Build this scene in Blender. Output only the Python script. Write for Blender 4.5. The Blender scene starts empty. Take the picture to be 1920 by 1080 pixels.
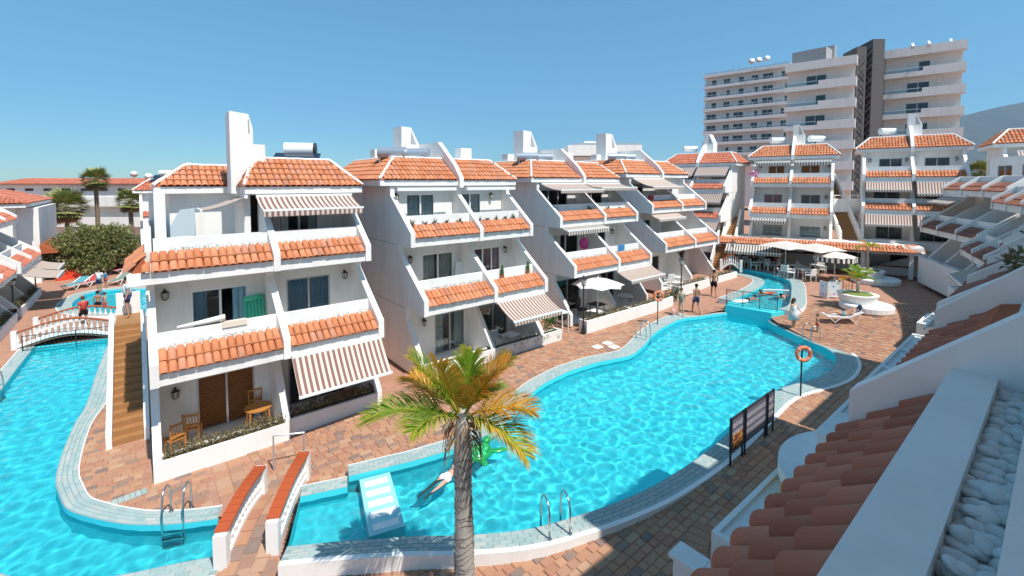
import bpy, bmesh, math, random
import numpy as np
from mathutils import Vector, Matrix, noise
R = math.radians
S = bpy.context.scene
COL = S.collection
rng = random.Random(7)

# ------------------------------------------------------------------ camera
TH, PIT, FPX, YC, H = R(50.874), R(2.9), 853.0, 385.0, 8.0
cam = bpy.data.cameras.new('camera')
camo = bpy.data.objects.new('camera', cam)
COL.objects.link(camo)
S.camera = camo
camo.location = (0, 0, H)
camo.rotation_euler = (R(90) - PIT, 0, TH - R(90))
cam.sensor_width = 36.0
cam.lens = 36.0 * FPX / 1920
cam.shift_y = -(540 - YC) / 1920
cam.clip_start = 0.05
cam.clip_end = 40000

# ------------------------------------------------------------------ light
SUN_EL = R(59)
world = bpy.data.worlds.new('World')
S.world = world
world.use_nodes = True
wn = world.node_tree
sky = wn.nodes.new('ShaderNodeTexSky')
sky.sky_type = 'NISHITA'
sky.sun_disc = False
sky.sun_elevation = SUN_EL
sky.sun_rotation = R(178)
sky.altitude = 20
sky.air_density = 1.0
sky.dust_density = 0.0
sky.ozone_density = 3.0
gm = wn.nodes.new('ShaderNodeMix'); gm.data_type = 'RGBA'; gm.blend_type = 'MULTIPLY'; gm.inputs[0].default_value = 1.0
tc = wn.nodes.new('ShaderNodeTexCoord'); sx = wn.nodes.new('ShaderNodeSeparateXYZ'); rp = wn.nodes.new('ShaderNodeValToRGB')
wn.links.new(tc.outputs['Generated'], sx.inputs[0]); wn.links.new(sx.outputs[2], rp.inputs[0])
rp.color_ramp.elements[0].position = 0.0; rp.color_ramp.elements[0].color = (.36, .56, .70, 1)
rp.color_ramp.elements[1].position = 0.5; rp.color_ramp.elements[1].color = (.66, 1.08, .97, 1)
wn.links.new(sky.outputs[0], gm.inputs[6]); wn.links.new(rp.outputs[0], gm.inputs[7]); wn.links.new(gm.outputs[2], wn.nodes['Background'].inputs[0])
wn.nodes['Background'].inputs[1].default_value = 0.15
sl = bpy.data.lights.new('sun', 'SUN')
sl.energy = 5.0
sl.angle = R(0.5)
sl.color = (1.0, 0.955, 0.88)
sl.cycles.is_caustics_light = True
suno = bpy.data.objects.new('sun', sl)
COL.objects.link(suno)
_d = Vector((0.035, -math.cos(SUN_EL), math.sin(SUN_EL))).normalized()
suno.rotation_euler = _d.to_track_quat('Z', 'Y').to_euler()
S.view_settings.view_transform = 'Standard'
S.view_settings.look = 'None'
S.view_settings.exposure = 0.27
S.view_settings.gamma = 1.0
S.view_settings.use_curve_mapping = False
S.cycles.use_denoising = True
S.cycles.max_bounces = 8
S.cycles.transparent_max_bounces = 12
S.cycles.sample_clamp_indirect = 6.0

# ------------------------------------------------------------------ picture helpers (photo pixel -> place)
HAZE = 4.5e-5
FH = Vector((math.cos(TH), math.sin(TH), 0))
RT = Vector((math.sin(TH), -math.cos(TH), 0))
FW = FH * math.cos(PIT) - Vector((0, 0, math.sin(PIT)))
UP = FH * math.sin(PIT) + Vector((0, 0, math.cos(PIT)))
def ray(x, y): return FPX * FW + (x - 960) * RT + (YC - y) * UP
def at_z(x, y, z=0.0):
    d = ray(x, y)
    return Vector((0, 0, H)) + d * ((z - H) / d.z)
def at_d(x, y, depth):
    d = ray(x, y)
    return Vector((0, 0, H)) + d * (depth / d.dot(FH))
def cs(depth, lat, z): return FH * depth + RT * lat + Vector((0, 0, z))

# ------------------------------------------------------------------ mesh builder
class MB:
    def __init__(s):
        s.v = []; s.f = []; s.m = []; s.r = []; s.cur = 0.0
    def add(s, vs, fs, m=0):
        b = len(s.v)
        s.v.extend([tuple(p) for p in vs])
        for f in fs:
            s.f.append(tuple(b + i for i in f)); s.m.append(m); s.r.append(s.cur)
        return s
    def box(s, x0, y0, z0, x1, y1, z1, m=0):
        x0, x1 = min(x0, x1), max(x0, x1); y0, y1 = min(y0, y1), max(y0, y1); z0, z1 = min(z0, z1), max(z0, z1)
        return s.add([(x0,y0,z0),(x1,y0,z0),(x1,y1,z0),(x0,y1,z0),(x0,y0,z1),(x1,y0,z1),(x1,y1,z1),(x0,y1,z1)],
              [(0,3,2,1),(4,5,6,7),(0,1,5,4),(1,2,6,5),(2,3,7,6),(3,0,4,7)], m)
    def prism(s, poly, axis, a, b, m=0):
        n = len(poly)
        def mk(p, t):
            return (t, p[0], p[1]) if axis == 'x' else (p[0], t, p[1]) if axis == 'y' else (p[0], p[1], t)
        vs = [mk(p, a) for p in poly] + [mk(p, b) for p in poly]
        fs = [tuple(range(n)), tuple(range(2*n-1, n-1, -1))] + [(i, i+n, (i+1) % n + n, (i+1) % n) for i in range(n)]
        return s.add(vs, fs, m)
    def quad(s, *p, m=0): return s.add(p, [tuple(range(len(p)))], m)
    def tube(s, pts, r, n=6, m=0, caps=True):
        pts = [Vector(p) for p in pts]; k = len(pts)
        rs = r if isinstance(r, (list, tuple)) else [r]*k
        vs = []; up = None
        for i, p in enumerate(pts):
            t = (pts[min(i+1, k-1)] - pts[max(i-1, 0)])
            if t.length < 1e-9: t = Vector((0,0,1))
            t.normalize()
            if up is None:
                up = Vector((0,0,1)) if abs(t.z) < .9 else Vector((1,0,0))
            a = t.cross(up)
            if a.length < 1e-4: a = t.orthogonal()
            a.normalize(); b = t.cross(a).normalized(); up = -b if False else a.cross(t)
            for j in range(n):
                w = 2*math.pi*j/n
                vs.append(p + (a*math.cos(w) + b*math.sin(w))*rs[i])
        fs = []
        for i in range(k-1):
            for j in range(n):
                fs.append((i*n+j, i*n+(j+1) % n, (i+1)*n+(j+1) % n, (i+1)*n+j))
        if caps:
            fs.append(tuple(range(n-1, -1, -1))); fs.append(tuple(range((k-1)*n, k*n)))
        return s.add(vs, fs, m)
    def cyl(s, p0, p1, r0, r1=None, n=12, m=0): return s.tube([p0, p1], [r0, r0 if r1 is None else r1], n, m)
    def lathe(s, prof, c=(0,0,0), n=16, m=0):
        k = len(prof); vs = []
        for (r, z) in prof:
            for j in range(n):
                w = 2*math.pi*j/n
                vs.append((c[0]+r*math.cos(w), c[1]+r*math.sin(w), c[2]+z))
        fs = [(i*n+j, i*n+(j+1) % n, (i+1)*n+(j+1) % n, (i+1)*n+j) for i in range(k-1) for j in range(n)]
        fs.append(tuple(range(n-1, -1, -1))); fs.append(tuple(range((k-1)*n, k*n)))
        return s.add(vs, fs, m)
    def ball(s, c, rad, nu=10, nv=7, m=0):
        rx, ry, rz = rad if isinstance(rad, tuple) else (rad,)*3
        vs = [(c[0], c[1], c[2]-rz)]
        for i in range(1, nv):
            f = math.pi*i/nv - math.pi/2
            for j in range(nu):
                w = 2*math.pi*j/nu
                vs.append((c[0]+rx*math.cos(f)*math.cos(w), c[1]+ry*math.cos(f)*math.sin(w), c[2]+rz*math.sin(f)))
        vs.append((c[0], c[1], c[2]+rz)); top = len(vs)-1
        fs = [(0, 1+(j+1) % nu, 1+j) for j in range(nu)]
        for i in range(nv-2):
            for j in range(nu):
                fs.append((1+i*nu+j, 1+i*nu+(j+1) % nu, 1+(i+1)*nu+(j+1) % nu, 1+(i+1)*nu+j))
        fs += [(1+(nv-2)*nu+j, 1+(nv-2)*nu+(j+1) % nu, top) for j in range(nu)]
        return s.add(vs, fs, m)
    def torus(s, c, ax_u, ax_v, R_, r, n=20, k=8, m=0):
        c = Vector(c); u = Vector(ax_u).normalized(); v = Vector(ax_v).normalized(); w = u.cross(v)
        vs = []
        for i in range(n):
            a = 2*math.pi*i/n; d = u*math.cos(a)+v*math.sin(a)
            for j in range(k):
                b = 2*math.pi*j/k
                vs.append(c + d*(R_+r*math.cos(b)) + w*r*math.sin(b))
        fs = [(i*k+j, ((i+1) % n)*k+j, ((i+1) % n)*k+(j+1) % k, i*k+(j+1) % k) for i in range(n) for j in range(k)]
        return s.add(vs, fs, m)
    def mesh(s, name, mats, smooth=False):
        me = bpy.data.meshes.new(name)
        me.from_pydata(s.v, [], s.f)
        for m in (mats if isinstance(mats, (list, tuple)) else [mats]): me.materials.append(m)
        me.polygons.foreach_set('material_index', s.m)
        if smooth: me.polygons.foreach_set('use_smooth', [True]*len(s.f))
        if any(s.r):
            a = me.attributes.new('rnd', 'FLOAT', 'FACE'); a.data.foreach_set('value', s.r)
        bm = bmesh.new(); bm.from_mesh(me)
        if len(s.f) < 40000: bmesh.ops.recalc_face_normals(bm, faces=bm.faces)
        bm.to_mesh(me); bm.free()
        return me
    def build(s, name, mats, parent=None, smooth=False, loc=None, rot=None):
        return link(name, s.mesh(name, mats, smooth), parent, loc, rot)
def link(name, me, parent=None, loc=None, rot=None):
    o = bpy.data.objects.new(name, me); COL.objects.link(o)
    if parent: o.parent = parent
    if loc is not None: o.location = loc
    if rot is not None: o.rotation_euler = rot if hasattr(rot, '__len__') else (0, 0, rot)
    return o
def tag(o, label=None, cat=None, group=None, kind=None):
    if label: o['label'] = label
    if cat: o['category'] = cat
    if group: o['group'] = group
    if kind: o['kind'] = kind
    return o
def thing(name, label, cat, loc=(0,0,0), rot=0.0, group=None):
    o = bpy.data.objects.new(name, None); COL.objects.link(o)
    o.location = loc; o.rotation_euler = (0, 0, rot); o.empty_display_size = .2
    return tag(o, label, cat, group)
def copy_thing(r, loc, rot, label=None, scale=None):
    def cp(o, par):
        c = o.copy(); COL.objects.link(c)
        if par: c.parent = par
        for ch in o.children: cp(ch, c)
        return c
    c = cp(r, None); c.location = loc
    c.rotation_euler = (0, 0, rot)
    if scale: c.scale = (scale,)*3
    if label: c['label'] = label
    return c

# ------------------------------------------------------------------ materials
def mat(name, col=(.8,.8,.8), rough=.6, metal=0.0, spec=.5):
    m = bpy.data.materials.new(name); m.use_nodes = True
    b = m.node_tree.nodes['Principled BSDF']
    b.inputs['Base Color'].default_value = (*col, 1); b.inputs['Roughness'].default_value = rough
    b.inputs['Metallic'].default_value = metal; b.inputs['Specular IOR Level'].default_value = spec
    return m
class NT:
    def __init__(s, m): s.t = m.node_tree; s.b = s.t.nodes['Principled BSDF']
    def n(s, typ, **kw):
        x = s.t.nodes.new(typ)
        for k, v in kw.items(): setattr(x, k, v)
        return x
    def l(s, a, b): s.t.links.new(a, b)
    def math(s, op, a, b=None):
        x = s.n('ShaderNodeMath', operation=op)
        for i, q in enumerate((a, b)):
            if q is None: continue
            if hasattr(q, 'is_output'): s.l(q, x.inputs[i])
            else: x.inputs[i].default_value = q
        return x.outputs[0]
    def coord(s, kind='Object', scale=(1,1,1)):
        c = s.n('ShaderNodeTexCoord'); mp = s.n('ShaderNodeMapping'); mp.inputs['Scale'].default_value = scale
        s.l(c.outputs[kind], mp.inputs[0]); return mp.outputs[0]
    def pos(s, scale=(1,1,1)):
        c = s.n('ShaderNodeNewGeometry'); mp = s.n('ShaderNodeMapping'); mp.inputs['Scale'].default_value = scale
        s.l(c.outputs['Position'], mp.inputs[0]); return mp.outputs[0]
    def noise(s, vec, scale, detail=3, rough=.5):
        x = s.n('ShaderNodeTexNoise'); x.inputs['Scale'].default_value = scale; x.inputs['Detail'].default_value = detail
        x.inputs['Roughness'].default_value = rough
        if vec is not None: s.l(vec, x.inputs['Vector'])
        return x.outputs[0]
    def ramp(s, fac, stops):
        x = s.n('ShaderNodeValToRGB'); e = x.color_ramp.elements
        while len(e) < len(stops): e.new(.5)
        for i, (p, c) in enumerate(stops): e[i].position = p; e[i].color = (*c, 1)
        s.l(fac, x.inputs[0]); return x.outputs[0]
    def mix(s, fac, a, b, mode='MIX'):
        x = s.n('ShaderNodeMix', data_type='RGBA', blend_type=mode)
        for i, q in ((0, fac), (6, a), (7, b)):
            if hasattr(q, 'is_output'): s.l(q, x.inputs[i])
            else: x.inputs[i].default_value = q if i == 0 else (*q, 1)
        return x.outputs[2]
    def bump(s, h, strength=.3, dist=.02):
        x = s.n('ShaderNodeBump'); x.inputs['Strength'].default_value = strength; x.inputs['Distance'].default_value = dist
        s.l(h, x.inputs['Height']); s.l(x.outputs[0], s.b.inputs['Normal'])
    def col(s, c): s.l(c, s.b.inputs['Base Color'])
    def rnd(s):
        a = s.n('ShaderNodeAttribute', attribute_name='rnd'); o = s.n('ShaderNodeObjectInfo')
        return s.math('FRACT', s.math('ADD', a.outputs['Fac'], o.outputs['Random']))
M = {}
def m_white(name, base, stain, amt=.35):
    m = mat(name, base, .85, spec=.25); t = NT(m)
    p = t.pos((1.2, 1.2, .22)); a = t.noise(p, 1.6, 5, .6)
    q = t.noise(t.pos(), 9, 4)
    f = t.math('MULTIPLY', t.math('SUBTRACT', a, .46), 3.2)
    f = t.math('MULTIPLY', t.math('MINIMUM', t.math('MAXIMUM', f, 0), 1), amt)
    c = t.mix(f, base, stain)
    c = t.mix(t.math('MULTIPLY', q, .10), c, (.55, .53, .5))
    t.col(c); t.bump(t.noise(t.pos(), 34, 4), .25, .012)
    return m
M['white'] = m_white('white stucco', (.84,.815,.78), (.62,.59,.54), .55)
M['white2'] = m_white('painted parapet', (.83,.815,.79), (.66,.63,.59), .4)
M['hotel'] = m_white('hotel concrete', (.78,.735,.70), (.55,.51,.48), .4)
M['grey'] = mat('grey joint', (.38,.37,.37), .9)
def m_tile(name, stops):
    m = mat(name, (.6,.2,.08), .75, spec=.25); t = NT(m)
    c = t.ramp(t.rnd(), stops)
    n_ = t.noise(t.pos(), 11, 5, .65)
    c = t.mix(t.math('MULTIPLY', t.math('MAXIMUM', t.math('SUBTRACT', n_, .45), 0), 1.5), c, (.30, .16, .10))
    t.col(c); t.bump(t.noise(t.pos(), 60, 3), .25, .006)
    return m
M['tile'] = m_tile('terracotta', [(0,(.52,.17,.07)), (.35,(.60,.22,.10)), (.7,(.66,.265,.13)), (.9,(.58,.25,.15)), (1,(.46,.19,.11))])
M['tile_far'] = m_tile('terracotta faded', [(0,(.52,.17,.08)), (.5,(.60,.22,.11)), (1,(.63,.27,.15))])
M['tile_red'] = m_tile('terracotta red', [(0,(.47,.13,.075)), (.5,(.55,.17,.10)), (1,(.6,.22,.14))])
M['tile_base'] = mat('terracotta pan', (.40,.11,.045), .85, spec=.2)
M['tile_dark'] = m_tile('terracotta dark', [(0,(.26,.095,.06)), (.5,(.34,.125,.08)), (1,(.41,.17,.115))])  # darker terracotta ramp for the camera's own row
def m_paver():
    m = mat('paver', (.45,.24,.16), .8, spec=.3); t = NT(m)
    r = t.rnd()
    c = t.ramp(r, [(0,(.39,.185,.105)), (.25,(.47,.245,.135)), (.5,(.37,.155,.09)), (.72,(.48,.30,.185)), (.86,(.32,.155,.095)), (.94,(.26,.175,.135)), (1,(.16,.125,.115))])
    c = t.mix(t.math('MULTIPLY', t.noise(t.pos(), 6, 5, .65), .45), c, (.40,.26,.20))
    t.col(c); t.bump(t.noise(t.pos(), 45, 4), .35, .008); return m
M['paver'] = m_paver()
m = mat('mortar bed', (.36,.22,.16), .95); t = NT(m)
t.col(t.mix(t.noise(t.pos(), 3, 5), (.40,.24,.17), (.30,.19,.14))); M['mortar'] = m
def m_deck():      # far deck: the same pavers too small to pick apart
    m = mat('deck paving', (.45,.24,.16), .85, spec=.25); t = NT(m)
    b = t.n('ShaderNodeTexBrick'); t.l(t.pos(), b.inputs['Vector'])
    b.inputs['Scale'].default_value = 1.0; b.inputs['Brick Width'].default_value = .32; b.inputs['Row Height'].default_value = .2
    b.inputs['Mortar Size'].default_value = .012
    b.inputs['Color1'].default_value = (.45,.22,.14,1); b.inputs['Color2'].default_value = (.36,.165,.105,1); b.inputs['Mortar'].default_value = (.28,.18,.14,1)
    c = t.mix(t.math('MULTIPLY', t.noise(t.pos(), 2.3, 5, .7), .5), b.outputs[0], (.48,.30,.22))
    t.col(c); return m
M['deck'] = m_deck()
def m_coping():
    m = mat('coping tile', (.40,.53,.52), .55, spec=.4); t = NT(m)
    c = t.ramp(t.rnd(), [(0,(.27,.385,.38)), (.4,(.33,.44,.435)), (.75,(.37,.465,.45)), (.92,(.42,.44,.41)), (1,(.46,.50,.47))])
    c = t.mix(t.math('MULTIPLY', t.noise(t.pos(), 5, 5, .65), .4), c, (.36,.39,.37))
    t.col(c); t.bump(t.noise(t.pos(), 50, 3), .2, .005); return m
M['coping'] = m_coping()
M['grout'] = mat('grout', (.25,.31,.31), .9)
m = mat('pool paint', (.03,.60,.70), .6, spec=.3); t = NT(m)
t.col(t.mix(t.noise(t.pos(), 1.2, 3), (.045,.63,.72), (.075,.67,.745))); M['pool'] = m
M['poolwhite'] = mat('pool white paint', (.82,.84,.83), .6)
m = mat('pool water', (.72,.98,1.0), 0.0); t = NT(m)
t.b.inputs['IOR'].default_value = 1.333; t.b.inputs['Transmission Weight'].default_value = 1.0; M['water'] = m
M['black'] = mat('black iron', (.02,.02,.022), .45)
M['steel'] = mat('brushed steel', (.62,.63,.64), .22, 1.0)
M['alu'] = mat('grey aluminium', (.55,.56,.57), .4, .6)
M['alugrey'] = mat('window frame', (.45,.44,.43), .5)
M['plwhite'] = mat('white plastic', (.82,.82,.80), .35)
m = mat('window glass', (.6,.7,.72), .02); t = NT(m)
tr = t.n('ShaderNodeBsdfTransparent'); tr.inputs[0].default_value = (.86,.91,.92,1)
gl = t.n('ShaderNodeBsdfGlossy'); gl.inputs['Roughness'].default_value = .02
fr = t.n('ShaderNodeFresnel'); fr.inputs['IOR'].default_value = 1.5
mx = t.n('ShaderNodeMixShader'); t.l(fr.outputs[0], mx.inputs[0]); t.l(tr.outputs[0], mx.inputs[1]); t.l(gl.outputs[0], mx.inputs[2])
t.l(mx.outputs[0], t.t.nodes['Material Output'].inputs[0]); M['glass'] = m
def cloth(name, c, r=.9):
    m = mat(name, c, r, spec=.15); t = NT(m); t.bump(t.noise(t.pos(), 120, 2), .15, .004); return m
for k, c in dict(cur_white=(.78,.78,.75), cur_blue=(.24,.42,.52), cur_grey=(.66,.69,.66), cur_pink=(.62,.24,.27), cur_beige=(.72,.63,.52), cur_dark=(.16,.18,.19)).items():
    M[k] = cloth(k.replace('cur', 'curtain'), c)
M['dark'] = mat('dim room', (.05,.05,.05), .9)
m = mat('shutter wood', (.30,.12,.035), .55); t = NT(m)
t.col(t.mix(t.noise(t.coord('Object', (2,2,18)), 3, 5, .6), (.34,.14,.04), (.20,.075,.022))); M['shutter'] = m
m = mat('pine wood', (.52,.22,.05), .5); t = NT(m)
t.col(t.mix(t.noise(t.coord('Object', (14,14,2)), 3, 5, .6), (.58,.25,.06), (.42,.16,.035))); M['wood'] = m
M['step'] = mat('step tile', (.46,.235,.085), .6)
NTs = NT(M['step']); NTs.col(NTs.mix(NTs.noise(NTs.pos(), 5, 5), (.40,.20,.075), (.29,.135,.05)))
M['terracap'] = mat('glazed coping', (.44,.085,.025), .35)
def m_stripe(name, a, b, per):
    m = mat(name, a, .85, spec=.15); t = NT(m)
    c = t.n('ShaderNodeTexCoord'); sp = t.n('ShaderNodeSeparateXYZ'); t.l(c.outputs['Object'], sp.inputs[0])
    f = t.math('GREATER_THAN', t.math('FRACT', t.math('DIVIDE', sp.outputs[0], per)), .5)
    col = t.mix(f, a, b)
    col = t.mix(t.math('MULTIPLY', t.noise(t.pos(), 4, 4), .18), col, (.45,.38,.33))
    t.col(col); return m
M['aw_brown'] = m_stripe('awning brown stripe', (.60,.53,.46), (.22,.105,.085), .168)
M['aw_fine'] = m_stripe('awning fine stripe', (.58,.50,.44), (.26,.14,.11), .15)
M['aw_black'] = m_stripe('awning dark stripe', (.66,.61,.55), (.09,.06,.05), .2)
M['aw_beige'] = cloth('awning beige', (.47,.37,.31))
M['umb'] = cloth('parasol cream', (.66,.60,.53))
M['umb_lilac'] = cloth('parasol pale', (.62,.59,.60))
def m_leaf(name, stops):
    m = mat(name, (.07,.1,.03), .6, spec=.3); t = NT(m)
    t.col(t.ramp(t.rnd(), stops))
    t.b.inputs['Transmission Weight'].default_value = 0
    return m
M['bush'] = m_leaf('bush leaf', [(0,(.10,.125,.035)), (.4,(.19,.205,.07)), (.75,(.27,.27,.10)), (1,(.33,.31,.13))])
M['hedge'] = m_leaf('hedge leaf', [(0,(.10,.08,.03)), (.35,(.17,.12,.05)), (.6,(.13,.14,.045)), (.85,(.20,.15,.07)), (1,(.27,.21,.13))])
M['green'] = m_leaf('green leaf', [(0,(.035,.085,.02)), (.5,(.07,.14,.03)), (1,(.13,.19,.045))])
M['aloe'] = m_leaf('aloe leaf', [(0,(.12,.10,.07)), (.5,(.2,.15,.11)), (1,(.14,.15,.07))])
M['palm_far'] = m_leaf('fan palm leaf', [(0,(.13,.17,.04)), (.5,(.25,.28,.08)), (.85,(.36,.34,.12)), (1,(.42,.30,.13))])
M['palm_dead'] = m_leaf('dry palm leaf', [(0,(.22,.13,.06)), (.5,(.30,.19,.09)), (1,(.38,.27,.14))])
def m_frond():
    m = mat('palm leaflet', (.1,.2,.02), .5, spec=.35); t = NT(m)
    c = t.ramp(t.rnd(), [(0,(.12,.28,.025)), (.30,(.25,.41,.035)), (.48,(.50,.48,.06)), (.66,(.76,.47,.07)), (.85,(.70,.30,.03)), (1,(.42,.18,.03))])
    t.col(c)
    tl = t.n('ShaderNodeBsdfTranslucent'); t.l(c, tl.inputs[0]); ms = t.n('ShaderNodeMixShader'); ms.inputs[0].default_value = .42
    o = t.t.nodes['Material Output']; t.l(t.b.outputs[0], ms.inputs[1]); t.l(tl.outputs[0], ms.inputs[2]); t.l(ms.outputs[0], o.inputs[0])
    return m
M['frond'] = m_frond()
m = mat('palm trunk', (.30,.25,.21), .9); t = NT(m)
c = t.n('ShaderNodeTexCoord')
cc = t.mix(t.noise(t.coord('Object', (6,6,14)), 2.2, 5, .7), (.31,.265,.23), (.58,.53,.48))
t.col(cc); t.bump(t.noise(t.coord('Object', (10,10,3)), 4, 5), .5, .02); M['trunk'] = m
M['trunk_far'] = mat('old palm trunk', (.20,.15,.11), .95)
M['scar'] = mat('leaf scar', (.22,.18,.15), .95)
M['bark'] = mat('bark', (.11,.085,.06), .95)
m = mat('grass', (.1,.17,.03), .9); t = NT(m); t.col(t.mix(t.noise(t.pos(), 14, 4), (.13,.20,.04), (.22,.25,.07))); M['grass'] = m
M['soil'] = mat('soil', (.12,.08,.055), 1)
m = mat('white pebble', (.66,.65,.63), .6); t = NT(m)
t.col(t.mix(t.noise(t.coord('Object'), 14, 4), t.ramp(t.rnd(), [(0,(.52,.51,.49)), (.5,(.68,.67,.65)), (1,(.76,.75,.74))]), (.55,.53,.5))); t.bump(t.noise(t.coord('Object'), 40, 3), .15, .004); M['pebble'] = m
M['orange'] = mat('life ring orange', (.78,.20,.08), .5)
M['turq'] = mat('turquoise plastic', (.08,.58,.36), .3)
M['blue'] = mat('blue plastic', (.05,.30,.62), .35)
M['pink'] = mat('pink plastic', (.75,.06,.28), .4)
M['red'] = mat('red paint', (.55,.05,.03), .5)
M['yellow'] = mat('yellow paint', (.78,.48,.05), .7)
M['brown'] = mat('dark brown', (.06,.035,.025), .6)
M['panel'] = mat('solar glass', (.02,.03,.05), .1)
M['lampglass'] = mat('lantern glass', (.55,.52,.42), .2)

# ------------------------------------------------------------------ plan helpers
def proj(p):
    r = Vector(p) - Vector((0, 0, H)); z = r.dot(FW)
    if z < .05: return (-9e3, -9e3, z)
    return (960 + FPX*r.dot(RT)/z, YC - FPX*r.dot(UP)/z, z)
def inframe(p, mg=30):
    x, y, z = proj(p); return -mg < x < 1920+mg and -mg < y < 1080+mg
def inside(pt, poly):
    x, y = pt; c = False; j = len(poly)-1
    for i in range(len(poly)):
        xi, yi = poly[i]; xj, yj = poly[j]
        if (yi > y) != (yj > y) and x < (xj-xi)*(y-yi)/(yj-yi+1e-12)+xi: c = not c
        j = i
    return c
def spline(pts, n=6, closed=False):
    P = [Vector(p) for p in pts]; out = []; k = len(P)
    for i in range(k if closed else k-1):
        p0 = P[(i-1) % k] if closed or i > 0 else P[0]*2-P[1]
        p1 = P[i]; p2 = P[(i+1) % k]
        p3 = P[(i+2) % k] if closed or i+2 < k else p2*2-p1
        for j in range(n):
            t = j/n
            out.append(tuple(.5*((2*p1)+(p2-p0)*t+(2*p0-5*p1+4*p2-p3)*t*t+(3*p1-p0-3*p2+p3)*t**3)))
    if not closed: out.append(tuple(P[-1]))
    return out
def lerp_table(x, tab):
    if x <= tab[0][0]: return tab[0][1]
    for (a, b), (c, d) in zip(tab, tab[1:]):
        if x <= c: return b+(d-b)*(x-a)/(c-a)
    return tab[-1][1]
def zg(x, y=0): return lerp_table(x, [(3.5, 0), (11, .30), (24, .30), (31, .85), (60, .95)])

# ------------------------------------------------------------------ pool outlines
FRONT = [(2.13,10.13),(2.9,9.65),(3.5,9.25),(4.35,8.68),(5.1,8.1),(6.0,7.5),(6.7,7.15),(7.6,6.85),(8.4,6.62),(9.4,6.42),(10.3,6.32),(11.7,6.26),(13.5,6.3),(15.5,6.45),(17.3,6.58),(18.4,6.5),(19.5,6.22),(20.5,5.97),(21.5,5.88),(22.8,6.04),(23.8,6.4),(24.4,6.95),(24.7,7.55),(25.2,8.3),(25.65,9.0),(26.2,9.8),(26.75,10.35)]
BACK = [(26.45,12.5),(25.6,12.85),(24.4,13.2),(23.4,13.55),(22.2,13.5),(20.8,13.3),(19.5,12.95),(18.0,12.4),(16.7,12.1),(15.8,12.25),(14.8,12.5),(13.6,12.6),(13.0,12.6),(11.4,12.35),(9.95,11.75),(9.1,11.25),(8.25,10.98),(7.1,10.92),(5.7,11.15),(4.9,11.37),(3.96,11.64)]
STEPIN = [(3.79,11.25),(2.76,11.61)]
front, back = spline(FRONT, 5), spline(BACK, 5)
main_pool = front + back + STEPIN
CH_L = [tuple(at_z(x, y, .85).xy) for x, y in ((1370,564),(1392,555),(1414,545.5),(1429,536),(1433,529),(1427,523),(1403,516),(1375,511.5))]
CH_R = [tuple(at_z(x, y, .85).xy) for x, y in ((1461,580),(1480,571),(1484,550),(1483.5,533),(1474,524),(1434,512),(1387,504),(1374,502))]
ch_l, ch_r = spline(CH_L, 5), spline(CH_R, 5)
channel = ch_l + ch_r[::-1]
LB = [(-1.35,30.9),(-1.55,29),(-1.7,25.5),(-1.78,22),(-1.95,20.5),(-2.05,18.5),(-2.03,16.93),(-1.87,16.0),(-1.66,15.2),(-1.3,14.6),(-.89,14.05),(-.4,13.5),(.3,12.95),(.95,12.58),(1.15,12.5)]
LN = [(1.12,11.12),(.3,11.5),(-.4,11.78),(-1.2,12.2),(-2.0,12.85),(-2.6,13.6),(-3.1,14.2),(-3.6,14.6),(-4.5,14.8)]
LL = [(-4.5,15),(-4.5,20),(-4.45,25.5),(-4.4,28.5),(-4.3,31.6)]
lb, ln, ll = spline(LB, 5), spline(LN, 5), spline(LL, 4)
left_pool = lb + ln + ll
UPL = [(1.5,43.3),(-.3,43.6),(-1.8,44.6),(-2.9,44.6),(-3.5,43.6),(-3.8,41.4),(-3.6,39.6),(-3.1,38.4),(-1.9,36.8),(0,35.6),(1.5,35.2)]
upl = spline(UPL, 5)
upper_pool = upl
def grow(poly, d):
    a = sum(poly[i-1][0]*poly[i][1]-poly[i][0]*poly[i-1][1] for i in range(len(poly)))
    s = 1 if a > 0 else -1; out = []
    for i in range(len(poly)):
        p0, p1, p2 = Vector(poly[i-1]), Vector(poly[i]), Vector(poly[(i+1) % len(poly)])
        t = (p2-p0); t = t.normalized() if t.length > 1e-6 else Vector((1,0))
        out.append((p1.x + s*t.y*d, p1.y - s*t.x*d))
    return out
POOLS = [main_pool, channel, left_pool, upper_pool]
HOLES = [grow(p, .12) for p in POOLS]

# ------------------------------------------------------------------ ground sheet with the pools cut out
from mathutils.geometry import delaunay_2d_cdt
def sheet():
    vs = []; es = []
    def loop(poly):
        b = len(vs); n = len(poly)
        vs.extend(Vector(p) for p in poly); es.extend((b+i, b+(i+1) % n) for i in range(n))
    loop([(-60,-30),(140,-30),(140,150),(-60,150)])
    for h in HOLES: loop(h)
    for X in (3.5, 11, 24, 31): 
        for k in range(-29, 149, 3): vs.append(Vector((X, k)))
    for i in range(-58, 139, 8):
        for j in range(-28, 149, 8): vs.append(Vector((i, j)))
    r = delaunay_2d_cdt(vs, es, [], 0, 1e-5)
    fs = []
    for f in r[2]:
        c = sum((r[0][i] for i in f), Vector((0, 0)))/len(f)
        if not any(inside(c, h) for h in HOLES): fs.append(tuple(f))
    me = bpy.data.meshes.new('ground')
    me.from_pydata([(p.x, p.y, zg(p.x)) for p in r[0]], [], fs)
    me.materials.append(M['deck'])
    return me
ground = tag(link('ground', sheet()), kind='structure')
mb = MB(); mb.quad((-9000,-9000,-2.6),(9000,-9000,-2.6),(9000,9000,-2.6),(-9000,9000,-2.6))
m = mat('dry land', (.30,.25,.19), .95); tag(mb.build('terrain', m), kind='structure')
for f_ in (0,): pass
msea = mat('sea', (.03,.10,.16), .3)
mb = MB(); mb.quad((-30000,152,-2.4),(300,152,-2.4),(300,30000,-2.4),(-30000,30000,-2.4)); tag(mb.build('sea', msea), kind='structure')
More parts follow.
